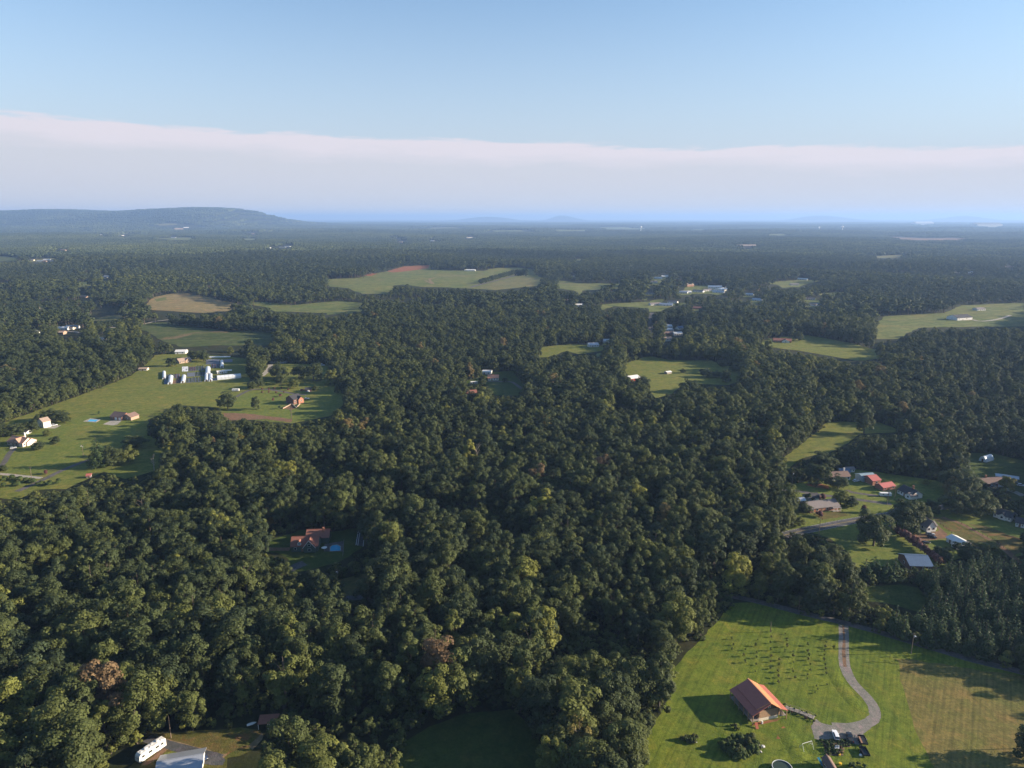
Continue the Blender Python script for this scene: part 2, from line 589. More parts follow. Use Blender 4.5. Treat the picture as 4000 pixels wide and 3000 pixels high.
# ------------------------------------------------------------------ ground, fields, roads
def make_ground():
    front = np.radians(np.arange(-46, 46.01, .35))
    rest = np.radians(np.arange(49, 314, 3.5))
    ang = np.concatenate([front, rest])
    rad = np.concatenate([[20, 150, 400, 700, 900, 1000], np.geomspace(1020, 16000, 150), np.geomspace(16800, 60000, 40)])
    A, R = np.meshgrid(ang, rad)
    x, y = R * np.sin(A), R * np.cos(A)
    z = hgt(x, y)
    nr, na = x.shape
    co = np.stack([x, y, z], -1).reshape(-1, 3)
    co = np.vstack([co, [[0, 0, 0]]])
    me = bpy.data.meshes.new("ground")
    faces = []
    for i in range(nr - 1):
        for j in range(na):
            k = (j + 1) % na
            faces.append((i * na + j, i * na + k, (i + 1) * na + k, (i + 1) * na + j))
    c = nr * na
    faces += [(c, (j + 1) % na, j) for j in range(na)]
    me.from_pydata(co.tolist(), [], faces, shade_flat=False)
    me.update()
    o = link("ground", me, None, FLOOR)
    tag(o, kind="structure")


make_ground()
CLEAR = []          # outlines, in the frame of the photograph's view, where no wood grows


def smooth_poly(pts, jitter, step):
    out = []
    n = len(pts)
    for i in range(n):
        a, b = Vector(pts[i][:2]), Vector(pts[(i + 1) % n][:2])
        L = (b - a).length
        k = max(1, int(L / step))
        nrm = Vector((-(b - a).y, (b - a).x))
        if nrm.length > 0:
            nrm.normalize()
        for q in range(k):
            t = q / k
            p = a.lerp(b, t)
            if q:
                p = p + nrm * random.uniform(-jitter, jitter)
            out.append(p)
    return out


def sheet(name, m, wpts, off=.01, jitter=.0, step=None, kind="structure", parent=None):
    r = sum(math.hypot(p[0], p[1]) for p in wpts) / len(wpts)
    far = max(math.hypot(p[0], p[1]) for p in wpts) > 980
    step = step or max(3.0, r * .012)
    out = smooth_poly(wpts, jitter, step)
    verts = [Vector((p.x, p.y)) for p in out]
    n = len(verts)
    edges = [(i, (i + 1) % n) for i in range(n)]
    if far:
        xs, ys = [p.x for p in verts], [p.y for p in verts]
        s = max(10.0, r * .012)
        gx = np.arange(min(xs), max(xs), s)
        gy = np.arange(min(ys), max(ys), s)
        XX, YY = np.meshgrid(gx, gy)
        XX = XX.ravel()
        YY = YY.ravel()
        ins = inside(np.array([(p.x, p.y) for p in verts]), XX, YY)
        verts += [Vector((a, b)) for a, b in zip(XX[ins], YY[ins])]
    res = delaunay_2d_cdt(verts, edges, [list(range(n))], 1, 1e-4)
    vv = np.array([(p[0], p[1]) for p in res[0]])
    rr_ = np.hypot(vv[:, 0], vv[:, 1])
    zz = hgt(vv[:, 0], vv[:, 1]) + off + .30 * sstep(960, 1100, rr_) + .0001 * np.maximum(0, rr_ - 2500)
    me = bpy.data.meshes.new(name)
    me.from_pydata(np.column_stack([vv, zz]).tolist(), [], [tuple(f) for f in res[2]])
    me.update()
    if len(me.polygons) and me.polygons[0].normal.z < 0:
        me.flip_normals()
    o = link(name, me, parent, m)
    if parent is None:
        tag(o, kind=kind)
    return o


def inside(poly, x, y):
    x = np.asarray(x)
    y = np.asarray(y)
    c = np.zeros(x.shape, bool)
    n = len(poly)
    j = n - 1
    for i in range(n):
        xi, yi = poly[i]
        xj, yj = poly[j]
        if yi != yj:
            c ^= ((yi > y) != (yj > y)) & (x < (xj - xi) * (y - yi) / (yj - yi) + xi)
        j = i
    return c


def clear(sh, pts):
    CLEAR.append(np.array([fr(sh, *p) for p in pts]))


def field(name, m, sh, pts, off=.01, clr=True, jitter=None):
    if clr:
        clear(sh, pts)
    w = [G(sh, *p) for p in pts]
    r = sum(p.length for p in w) / len(w)
    return sheet(name, m, w, off, r * .0018 if jitter is None else jitter)


def ribbon(name, m, wpts, width, off=.02, wob=0.0, parent=None, kind="structure"):
    """a road strip through world points, smoothed"""
    P_ = [Vector((p[0], p[1])) for p in wpts]
    fine = []
    for i in range(len(P_) - 1):
        p0, p1, p2, p3 = P_[max(i - 1, 0)], P_[i], P_[i + 1], P_[min(i + 2, len(P_) - 1)]
        k = max(2, int((p2 - p1).length / 4))
        for q in range(k):
            t = q / k
            fine.append(.5 * ((2 * p1) + (p2 - p0) * t + (2 * p0 - 5 * p1 + 4 * p2 - p3) * t * t + (3 * p1 - p0 - 3 * p2 + p3) * t ** 3))
    fine.append(P_[-1])
    v, f = [], []
    for i, p in enumerate(fine):
        d = fine[min(i + 1, len(fine) - 1)] - fine[max(i - 1, 0)]
        nrm = Vector((-d.y, d.x)).normalized()
        w = width / 2
        for s in (-1, 1):
            q = p + nrm * s * (w + random.uniform(-wob, wob))
            zz = float(hgt(q.x, q.y)) + off + .35 * float(sstep(960, 1100, q.length))
            v.append((q.x, q.y, zz))
        if i:
            f.append((2 * i - 2, 2 * i - 1, 2 * i + 1, 2 * i))
    me = bpy.data.meshes.new(name)
    me.from_pydata(v, [], f)
    me.update()
    if me.polygons[0].normal.z < 0:
        me.flip_normals()
    o = link(name, me, parent, m)
    if parent is None:
        tag(o, kind=kind)
    return o


# near right meadow with cabin
field("meadow", MEADOW, 'D', [(1360, 1700), (1385, 1610), (1440, 1515), (1452, 1445), (1510, 1385), (1583, 1303), (1640, 1300), (1830, 1347), (2000, 1398), (2212, 1450),
                              (2330, 1480), (2640, 1560), (2640, 1720)], .01)
sheet("hay_field", HAYROWS, [G('M', *p) for p in [(1490, 515), (1620, 520), (1850, 560), (2080, 590), (2300, 620), (2300, 1000), (2212, 1120), (1680, 1120), (1600, 930), (1520, 700)]], .016, .8, 5)
MOWN = field_mat("fresh_mown_grass", [(.200, .225, .028), (.165, .200, .026), (.23, .22, .035)], .06, 1.4, streak=(60, 1.2), streak_amt=.5)
ribbon("mown_strip", MOWN, [G('M', *p) for p in [(1495, 515), (1505, 620), (1530, 720), (1565, 830), (1610, 950), (1690, 1120)]], 5.0, .021, .5)


def bank(name, wpts, half, h, m):
    """a low earth bank with a rounded top, one sheet with the meadow"""
    v, f = [], []
    prof = [(-1.0, -.02), (-.62, .45), (-.25, .92), (.1, 1.0), (.5, .6), (1.0, -.02)]
    pts = [Vector((p[0], p[1], 0)) for p in wpts]
    fine = []
    for i in range(len(pts) - 1):
        for q in range(8):
            fine.append(pts[i].lerp(pts[i + 1], q / 8))
    fine.append(pts[-1])
    for i, p in enumerate(fine):
        d = fine[min(i + 2, len(fine) - 1)] - fine[max(i - 2, 0)]
        n = Vector((d.y, -d.x, 0)).normalized()
        t = i / (len(fine) - 1)
        e = min(1, 4 * t, 4 * (1 - t)) * random.uniform(.85, 1.1)
        for a, z in prof:
            q = p + n * a * half * random.uniform(.92, 1.08)
            v.append((q.x, q.y, max(.0, z * h * e) if abs(a) < 1 else -.02))
        if i:
            k = (i - 1) * 6
            f += [(k + j, k + j + 1, k + j + 7, k + j + 6) for j in range(5)]
    me = bpy.data.meshes.new(name)
    me.from_pydata(v, [], f, shade_flat=False)
    me.update()
    if sum(p.normal.z for p in me.polygons) < 0:
        me.flip_normals()
    tag(link(name, me, None, m), kind="structure")


bank("bank", [G('M', *p) for p in [(1160, 440), (1165, 530), (1195, 620), (1255, 710), (1320, 780), (1365, 835)]], 3.0, .22, MEADOW)
bank("bank", [G('C', *p) for p in [(1690, 820), (1770, 950), (1860, 1100), (1950, 1250), (2030, 1400)]], 3.6, .35, MEADOW)
bank("bank", [G('M', *p) for p in [(860, 690), (900, 560), (950, 470), (1000, 400)]], 2.6, .14, MEADOW)
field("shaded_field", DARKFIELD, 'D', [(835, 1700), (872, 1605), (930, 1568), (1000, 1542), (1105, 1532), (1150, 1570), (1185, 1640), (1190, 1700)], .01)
# left yard with the motorhome
field("yard", TANYARD, 'R', [(545, 480), (700, 455), (1150, 420), (1500, 390), (1700, 420), (1740, 470), (1620, 640), (1480, 700), (1350, 720), (1340, 860), (250, 860), (380, 740), (420, 640)], .01)
sheet("lawn", LAWN, [G('R', *p) for p in [(590, 760), (640, 690), (760, 645), (880, 650), (990, 690), (900, 720), (740, 760), (690, 780)]], .016, .3, 1.5)
clear('R', [(1560, 240), (1900, 240), (1910, 390), (1560, 400)])
clear('R', [(640, 380), (780, 380), (780, 500), (640, 500)])
# clearing of the house with the blue pool
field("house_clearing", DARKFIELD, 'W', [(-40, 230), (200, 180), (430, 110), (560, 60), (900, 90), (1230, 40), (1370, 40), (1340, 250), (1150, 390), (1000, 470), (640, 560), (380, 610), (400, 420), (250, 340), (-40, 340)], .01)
field("brush_strip", BRUSH, 'W', [(935, 770), (1000, 680), (1280, 610), (1680, 560), (1720, 600), (1500, 680), (1420, 760), (1330, 880), (1200, 930), (960, 945)], .01)
clear('D', [(172, 1268), (222, 1264), (226, 1290), (172, 1293)])
# right neighbourhood
field("lawn", LAWN, 'N', [(560, 535), (690, 490), (930, 455), (1000, 385), (1120, 400), (1700, 480), (1720, 640), (2000, 680), (2260, 790), (2260, 960), (2140, 985), (2060, 930), (1800, 985), (1650, 1045),
                          (1430, 1035), (1100, 1060), (1040, 945), (930, 860), (790, 815), (610, 800), (600, 770), (680, 690), (690, 600)], .01)
field("hillside_field", PASTURE, 'N', [(430, 385), (600, 330), (640, 300), (850, 140), (905, 80), (1250, 85), (1420, 150), (1130, 160), (1060, 205), (990, 250), (930, 280), (720, 330), (640, 400)], .01)
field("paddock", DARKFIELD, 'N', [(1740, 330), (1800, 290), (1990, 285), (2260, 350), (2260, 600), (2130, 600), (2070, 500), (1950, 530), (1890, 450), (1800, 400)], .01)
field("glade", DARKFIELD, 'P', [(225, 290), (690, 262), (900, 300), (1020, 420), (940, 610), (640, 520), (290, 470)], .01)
sheet("dry_lawn", TANYARD, [G('B', *p) for p in [(960, 905), (1150, 930), (1330, 1000), (1800, 1260), (2060, 1440), (1850, 1400), (1560, 1320), (1330, 1160), (1150, 1060)]], .016, .8, 4)
sheet("dry_lawn", TANYARD, [G('B', *p) for p in [(1480, 1010), (1700, 1040), (2212, 1230), (2212, 1350), (2090, 1420), (1900, 1290)]], .016, .8, 4)
sheet("dry_lawn", TANYARD, [G('A', *p) for p in [(720, 860), (1150, 810), (1300, 890), (880, 955), (780, 900)]], .016, .4, 3)
sheet("bare_soil", REDSOIL, [G('A', *p) for p in [(600, 380), (820, 360), (980, 400), (1000, 460), (900, 450), (700, 420)]], .02, .5, 2.5)
# left farm
field("farm_meadow", PASTURE, 'F', [(-60, 545), (430, 372), (660, 285), (740, 252), (800, 215), (890, 130), (1000, 115), (1200, 125), (1420, 150), (1445, 290), (1520, 300), (1500, 250), (1540, 185), (1640, 175),
                                    (1890, 185), (1935, 310), (2015, 385), (1900, 480), (1680, 522), (1290, 492), (1260, 432), (1000, 415), (930, 470), (850, 500), (860, 590), (960, 650), (905, 790), (720, 842), (600, 800),
                                    (500, 845), (380, 900), (200, 905), (100, 965), (-60, 940)], .01)
sheet("lawn", LAWN, [G('F', *p) for p in [(1300, 440), (1370, 370), (1500, 330), (1680, 345), (1800, 380), (1900, 330), (1990, 390), (1890, 470), (1680, 515), (1310, 485)]], .016, 1, 6)
sheet("lawn", LAWN, [G('F', *p) for p in [(0, 700), (60, 640), (200, 560), (420, 500), (600, 440), (760, 450), (840, 520), (700, 620), (500, 640), (470, 720), (250, 800), (20, 810)]], .016, 1, 6)
sheet("tall_grass", PASTURE, [G('L1', *p) for p in [(950, 330), (1050, 260), (1250, 230), (1550, 260), (1750, 420), (1770, 480), (1640, 490), (1300, 440), (1050, 410), (940, 370)]], .02, 1, 4)
sheet("bare_soil", CLAY, [G('L2', *p) for p in [(880, 660), (1100, 665), (1400, 700), (1560, 720), (1550, 755), (1300, 720), (900, 735)]], .02, .8, 4)
# fields beyond
field("bean_field", BEANS, 'S2', [(880, 720), (1390, 655), (1480, 640), (1640, 640), (1900, 680), (2212, 735), (2400, 715), (2660, 690), (2680, 720), (2620, 800), (2560, 860), (2050, 860), (1760, 880), (1560, 820), (1400, 720), (1260, 695), (1100, 740)], .01)
field("stubble_field", CROPTAN, 'FL', [(890, 655), (950, 602), (1030, 585), (1130, 573), (1200, 590), (1300, 605), (1490, 652), (1400, 690), (1250, 700), (1080, 690), (900, 680)], .01)
field("pasture", PALE, 'FL', [(1500, 642), (1600, 628), (1800, 652), (2100, 625), (2260, 640), (2240, 690), (2100, 702), (1700, 692), (1640, 665)], .01)
field("stubble_strip", TANFIELD, 'FL', [(545, 772), (550, 742), (650, 722), (790, 704), (792, 724), (600, 770)], .01)
field("pasture", PALE, 'FL', [(-40, 514), (60, 512), (110, 517), (60, 535), (-40, 538)], .01)
field("pasture", PALE, 'FL', [(420, 520), (570, 498), (578, 530), (470, 541)], .01)
field("pasture", PALE, 'FL', [(1350, 772), (1560, 752), (1700, 740), (1730, 762), (1500, 782)], .01)
field("far_field", PALE, 'FL', [(955, 241), (1060, 234), (1185, 234), (1187, 248), (1060, 251)], .01)
field("far_field", BEANS, 'FL', [(-40, 348), (60, 352), (150, 370), (60, 383), (-40, 380)], .01)
field("far_field", TANFIELD, 'FL', [(950, 391), (1030, 390), (1030, 408), (985, 410)], .01)
field("far_field", TANFIELD, 'FL', [(170, 372), (370, 360), (380, 372), (250, 388), (180, 384)], .01)
field("far_field", TANFIELD, 'FL', [(955, 152), (1090, 148), (1092, 156), (985, 161)], .01)
field("far_field", PALE, 'FL', [(1640, 190), (1720, 187), (1722, 195), (1650, 197)], .01)
field("far_field", PALE, 'FL', [(1490, 241), (1580, 238), (1590, 248), (1510, 250)], .01)
field("central_pasture", PALE, 'FC', [(-40, 492), (160, 482), (330, 442), (440, 411), (600, 404), (605, 432), (820, 437), (930, 440), (1010, 420), (1140, 418), (1255, 435), (1250, 462), (1295, 482), (1300, 500), (1270, 532),
                                      (1000, 560), (960, 556), (640, 540), (560, 540), (430, 525), (380, 530), (350, 582), (180, 582), (100, 548), (-40, 535)], .01)
sheet("red_soil_field", REDSOIL, [G('FC', *p) for p in [(330, 443), (440, 412), (600, 405), (590, 424), (480, 440), (370, 450)]], .2, 2)
sheet("bare_soil", REDSOIL, [G('FC', *p) for p in [(190, 470), (240, 455), (275, 458), (240, 472)]], .2, 2)
sheet("crop_field", TANFIELD, [G('FC', *p) for p in [(880, 545), (1100, 484), (1180, 470), (1290, 492), (1250, 535), (1000, 558), (960, 552)]], .2, 2)
field("pasture", PALE, 'FC', [(1335, 542), (1400, 500), (1530, 515), (1785, 520), (1785, 546), (1540, 562), (1530, 592), (1490, 562)], .01)
field("far_field", PALE, 'FC', [(1430, 376), (1540, 364), (1547, 380), (1450, 386)], .01)
field("pasture", PALE, 'FC', [(-40, 650), (220, 640), (120, 702), (-40, 712)], .01)
field("far_field", TANFIELD, 'FC', [(570, 172), (760, 170), (770, 178), (600, 181)], .01)
field("far_field", PALE, 'FC', [(980, 190), (1160, 188), (1180, 196), (1000, 199)], .01)
field("far_field", PALE, 'FC', [(1350, 187), (1580, 184), (1590, 194), (1400, 196)], .01)
field("far_field", PALE, 'FC', [(1640, 172), (1800, 170), (1940, 178), (1930, 187), (1700, 183)], .01)
field("far_field", PALE, 'FC', [(430, 362), (490, 356), (490, 372), (440, 376)], .01)
field("village_green", PALE, 'S1', [(120, 400), (125, 345), (300, 330), (560, 318), (700, 320), (960, 330), (970, 345), (800, 360), (690, 410), (580, 415), (570, 380), (240, 360)], .01)
field("pasture", PALE, 'S1', [(390, 140), (560, 130), (700, 95), (730, 110), (700, 140), (600, 160), (400, 155)], .01)
field("village_green", PALE, 'S1', [(915, 190), (940, 165), (1100, 150), (1300, 180), (1370, 195), (1280, 240), (900, 240)], .01)
field("pasture", PALE, 'FR', [(590, 515), (760, 500), (1000, 494), (870, 522), (840, 532), (720, 547), (690, 526)], .01)
field("pasture", PALE, 'FR', [(940, 580), (1110, 570), (1105, 602), (960, 602)], .01)
field("pasture", PALE, 'FR', [(820, 645), (950, 620), (985, 640), (870, 655)], .01)
field("horse_pasture", PALE, 'FR', [(1285, 770), (1350, 722), (1720, 700), (1830, 652), (2130, 640), (2260, 636), (2260, 785), (1900, 785), (1560, 792), (1430, 862), (1290, 862), (1280, 800)], .01)
field("ranch_lawn", PASTURE, 'D', [(1618, 742), (1700, 727), (1745, 724), (1850, 744), (1948, 772), (1850, 779), (1740, 760), (1650, 748)], .01)
field("far_field", TANFIELD, 'FR', [(1275, 350), (1460, 340), (1472, 355), (1300, 363)], .01)
field("far_field", CLAY, 'FR', [(1375, 229), (1620, 239), (1850, 238), (1850, 246), (1600, 251), (1450, 248)], .01)
field("far_field", PALE, 'FR', [(170, 184), (255, 182), (250, 190), (180, 191)], .01)
field("far_field", PALE, 'FR', [(630, 214), (745, 212), (740, 221), (640, 222)], .01)
field("lawn", PASTURE, 'S1', [(310, 925), (520, 850), (600, 840), (800, 880), (1180, 880), (1300, 930), (1440, 940), (1480, 1010), (1450, 1085), (1340, 1115), (1080, 1105), (890, 1110), (860, 1150), (800, 1200), (640, 1245),
                              (590, 1180), (560, 1060), (480, 1050), (400, 1080), (350, 990)], .01)
field("lawn", PASTURE, 'MC', [(645, 505), (720, 432), (900, 415), (1135, 430), (1100, 462), (950, 482), (870, 462), (750, 502)], .01)
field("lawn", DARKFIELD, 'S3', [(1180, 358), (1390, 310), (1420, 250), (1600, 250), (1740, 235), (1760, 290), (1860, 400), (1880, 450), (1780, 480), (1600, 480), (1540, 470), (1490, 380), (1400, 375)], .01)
for pts_ in ([(590, 310), (700, 288), (730, 300), (700, 330), (600, 335)], [(500, 300), (560, 262), (565, 305)], [(1560, 292), (1690, 285), (1690, 330), (1570, 338)], [(2040, 330), (2230, 308), (2230, 350), (2060, 352)],
             [(1150, 500), (1215, 470), (1215, 505), (1170, 540)], [(1420, 610), (1520, 640), (1480, 655), (1430, 640)], [(1080, 205), (1180, 195), (1240, 235), (1080, 240)], [(60, 830), (150, 790), (190, 800), (90, 850)],
             [(-60, 660), (60, 640), (60, 670), (-40, 690)]):
    field("lawn", PALE, 'S1', pts_, .02)
for pts_ in ([(660, 500), (760, 470), (840, 480), (700, 520)], [(1480, 415), (1600, 395), (1600, 420), (1500, 440)], [(420, 470), (520, 455), (540, 470), (440, 490)]):
    field("lawn", PALE, 'S2', pts_, .02)
clear('S3', [(1260, 450), (1390, 440), (1400, 490), (1270, 510)])
clear('S3', [(1930, 500), (2000, 490), (2090, 510), (2080, 550), (2000, 560)])
clear('S1', [(545, 420), (640, 400), (650, 660), (545, 640)])
clear('S1', [(690, 540), (830, 535), (945, 550), (950, 650), (800, 650), (790, 715), (690, 690)])
clear('S2', [(280, 700), (390, 700), (390, 745), (280, 750)])
clear('S2', [(500, 730), (560, 685), (720, 685), (850, 740), (840, 755), (560, 765)])
clear('S2', [(930, 765), (1080, 775), (1080, 800), (960, 835), (920, 830)])
clear('S2', [(970, 185), (1060, 185), (1060, 222), (970, 222)])
clear('S2', [(900, 520), (1240, 480), (1240, 545), (1100, 565), (900, 600)])

# roads
ribbon("lane", OLDASPHALT, [G('D', *p) for p in [(1560, 1283), (1640, 1300), (1740, 1326), (1830, 1347), (1920, 1372), (2000, 1396), (2100, 1425), (2212, 1453), (2330, 1487)]], 4.2, .02, .15)
DRIVE = [(1236, 335), (1240, 400), (1238, 480), (1245, 560), (1285, 640), (1340, 700), (1385, 750), (1405, 800), (1395, 845), (1350, 870), (1270, 885), (1180, 880)]
ribbon("driveway", GRAVEL, [G('M', *p) for p in DRIVE], 4.0, .024, .12)
ribbon("driveway_verge", CLAY, [G('M', *p) for p in DRIVE[:4]], 1.0, .028, .2)
sheet("gravel_pad", GRAVEL, [G('Y', *p) for p in [(740, 820), (830, 700), (920, 770), (1100, 810), (1500, 810), (1740, 700), (1840, 760), (1760, 880), (1640, 960), (1720, 1060), (1560, 1150), (1340, 1120), (900, 1070), (800, 1040)]], .034, .25, 1.2)
ribbon("driveway", ASPHALT, [G('R', *p) for p in [(480, 510), (600, 545), (750, 590), (900, 630), (1050, 670), (1180, 700), (1270, 730)]], 3.6, .03, .1)
sheet("parking_pad", ASPHALT, [G('R', *p) for p in [(1050, 700), (1150, 675), (1280, 700), (1330, 740), (1300, 800), (1180, 800), (1080, 780)]], .038, .1, 1)
ribbon("driveway_verge", DIRT, [G('R', *p) for p in [(560, 500), (760, 560), (1000, 620), (1200, 670), (1330, 700)]], 1.6, .022, .4)
sheet("bare_soil", DIRT, [G('R', *p) for p in [(1580, 590), (1640, 530), (1720, 450), (1740, 480), (1690, 560), (1620, 630)]], .03, .4, 1.5)
sheet("bare_soil", CLAY, [G('R', *p) for p in [(640, 600), (720, 620), (600, 720), (480, 800), (420, 790), (560, 690)]], .022, .3, 1.5)
# county road with yellow centre line
ROAD = [G('A', *p) for p in [(250, 1210), (420, 1165), (640, 1120), (900, 1065), (1150, 1015), (1480, 955), (1800, 900), (2074, 850)]]
ROAD += [G('N', *p) for p in [(1450, 640), (1660, 650), (1800, 600)]]
ribbon("road", ASPHALT, ROAD, 7.2, .03, .05)
for k, (s_, w_, m_) in enumerate(((-3.3, .10, PAINTL), (3.3, .10, PAINTL), (0, .16, PAINTY))):
    pts = []
    for i, p in enumerate(ROAD[:9]):
        d = ROAD[min(i + 1, 8)] - ROAD[max(i - 1, 0)]
        nn = Vector((-d.y, d.x, 0)).normalized()
        pts.append(p + nn * s_)
    ribbon("road_marking", m_, pts, w_, .036 + .001 * k)
ribbon("side_road", OLDASPHALT, [G('A', *p) for p in [(180, 475), (420, 480), (700, 530), (1000, 570), (1400, 620), (1700, 665), (2000, 705)]], 4.2, .026, .1)
ribbon("driveway", OLDASPHALT, [G('A', *p) for p in [(1280, 470), (1360, 510), (1600, 545), (1800, 570)]], 3.2, .03, .1)
ribbon("driveway", OLDASPHALT, [G('A', *p) for p in [(460, 640), (600, 600), (760, 560)]], 3.0, .032, .1)
ribbon("driveway", OLDASPHALT, [G('B', *p) for p in [(420, 1020), (560, 1090), (680, 1150), (800, 1220)]], 3.4, .026, .1)
sheet("gravel_yard", CLAY, [G('B', *p) for p in [(650, 1130), (850, 1140), (1080, 1100), (1060, 1020), (1190, 1140), (1190, 1200), (1090, 1210), (830, 1240)]], .032, .3, 2)
ribbon("farm_track", CLAY, [G('B', *p) for p in [(1120, 920), (1400, 1020), (1700, 1190), (1850, 1270), (2060, 1440), (2212, 1560)]], 3.0, .026, .4)
ribbon("driveway", CONCRETE, [G('B', *p) for p in [(1940, 540), (2060, 570), (2212, 640)]], 5.0, .026, .1)
# farm roads
ribbon("farm_road", OLDASPHALT, [G('L1', *p) for p in [(240, 1180), (420, 1100), (600, 1020), (800, 920), (1000, 830), (1150, 770), (1300, 720)]], 4.2, .026, .1)
ribbon("farm_road", CONCRETE, [G('L1', *p) for p in [(-100, 915), (100, 935), (350, 960), (600, 985)]], 3.4, .030, .2)
ribbon("driveway", OLDASPHALT, [G('L1', *p) for p in [(-40, 860), (60, 760), (130, 640), (210, 560)]], 4.0, .03, .1)
sheet("drive_apron", CONCRETE, [G('L1', *p) for p in [(1480, 212), (1600, 155), (1750, 160), (1690, 215), (1620, 228)]], .026)
sheet("drive_apron", CONCRETE, [G('L1', *p) for p in [(640, 268), (735, 245), (890, 222), (790, 272)]], .026)
ribbon("driveway", OLDASPHALT, [G('L2', *p) for p in [(1010, 505), (1100, 455), (1180, 430), (1320, 430), (1460, 450), (1570, 470), (1700, 485)]], 4.0, .026, .1)
ribbon("driveway", CONCRETE, [G('L2', *p) for p in [(1260, 300), (1300, 265), (1335, 225), (1350, 185)]], 6.0, .026, .1)
ribbon("street", OLDASPHALT, [G('S1', *p) for p in [(590, 660), (592, 600), (594, 540), (597, 480), (600, 425)]], 9.0, .05)
ribbon("driveway", CONCRETE, [G('S1', *p) for p in [(560, 622), (690, 618), (840, 632)]], 5.0, .07)
ribbon("farm_road", CONCRETE, [G('S2', *p) for p in [(560, 728), (700, 728), (840, 748)]], 7.0, .05)
ribbon("farm_road", CONCRETE, [G('S2', *p) for p in [(900, 640), (1100, 690), (1390, 652), (1480, 632), (1640, 612)]], 5.0, .25)
ribbon("farm_road", OLDASPHALT, [G('FC', *p) for p in [(850, 542), (950, 515), (1120, 470), (1150, 460)]], 12.0, .3)
ribbon("farm_road", DIRT, [G('FC', *p) for p in [(570, 500), (620, 520), (600, 490), (700, 475), (930, 458)]], 7.0, .3)
ribbon("farm_road", CONCRETE, [G('FR', *p) for p in [(1890, 742), (1950, 752), (2050, 740), (2130, 715)]], 6.0, .3)
ribbon("driveway", CONCRETE, [G('S3', *p) for p in [(1920, 500), (2000, 505), (2080, 520), (2060, 545), (1990, 545)]], 5.0, .03)
ribbon("driveway", OLDASPHALT, [G('S3', *p) for p in [(1470, 345), (1620, 345), (1720, 350), (1820, 420)]], 4.0, .03)
ribbon("driveway", CLAY, [G('W', *p) for p in [(-120, 300), (60, 290), (200, 300), (420, 300)]], 4.0, .026, .1)
ribbon("driveway", ASPHALT, [G('W', *p) for p in [(400, 560), (520, 500), (600, 470)]], 6.0, .026, .1)
ribbon("lane", ASPHALT, [G('W', *p) for p in [(700, 920), (960, 912), (1240, 900), (1500, 880)]], 4.5, .026, .1)
ribbon("lane", CONCRETE, [G('D', *p) for p in [(150, 1282), (200, 1283), (240, 1284)]], 4.5, .026, .1)

# ------------------------------------------------------------------ trees
def leaves_mesh(name, pos, nrm, size, lv, m, r):
    n = len(pos)
    nrm = nrm / np.maximum(np.linalg.norm(nrm, axis=1, keepdims=True), 1e-6)
    t = np.cross(nrm, r.normal(size=(n, 3)))
    t /= np.maximum(np.linalg.norm(t, axis=1, keepdims=True), 1e-6)
    b = np.cross(nrm, t)
    s = size[:, None]
    k = r.uniform(.55, 1.1, (n, 4, 1))
    v = np.stack([pos - t * s * k[:, 0], pos + b * s * k[:, 1] * .75, pos + t * s * k[:, 2], pos - b * s * k[:, 3] * .75], 1)
    v += nrm[:, None, :] * r.uniform(-.15, .15, (n, 4, 1)) * s[:, None, :]
    me = bpy.data.meshes.new(name)
    me.vertices.add(n * 4)
    me.vertices.foreach_set("co", v.reshape(-1).astype(np.float32))
    me.loops.add(n * 4)
    me.loops.foreach_set("vertex_index", np.arange(n * 4, dtype=np.int32))
    me.polygons.add(n)
    me.polygons.foreach_set("loop_start", np.arange(0, n * 4, 4, dtype=np.int32))
    a = me.attributes.new("lv", 'FLOAT', 'POINT')
    a.data.foreach_set("value", np.repeat(lv, 4).astype(np.float32))
    me.update(calc_edges=True)
    me.materials.append(m)
    return me


def clump_crown(name, centers, radii, count, size, m, seed, axis_c, flat=1.0, up=.25):
    r = np.random.default_rng(seed)
    nc = len(centers)
    w = radii ** 2
    idx = r.choice(nc, count, p=w / w.sum())
    d = r.normal(size=(count, 3))
    d /= np.linalg.norm(d, axis=1, keepdims=True)
    out = centers[idx] - axis_c
    out /= np.maximum(np.linalg.norm(out, axis=1, keepdims=True), .3)
    d = d + out * .55
    d[:, 2] += up * .5
    d /= np.linalg.norm(d, axis=1, keepdims=True)
    rr = radii[idx][:, None] * r.uniform(.72, 1.08, (count, 1))
    p = centers[idx] + d * rr * np.array([1, 1, flat])
    nrm = d * .9 + out * .25 + r.normal(size=(count, 3)) * .30
    nrm[:, 2] += up
    cl = r.uniform(0, 1, nc)
    lv = np.clip(.55 * cl[idx] + .45 * r.uniform(0, 1, count), 0, 1)
    return leaves_mesh(name, p, nrm, size * r.uniform(.6, 1.35, count), lv, m, r)


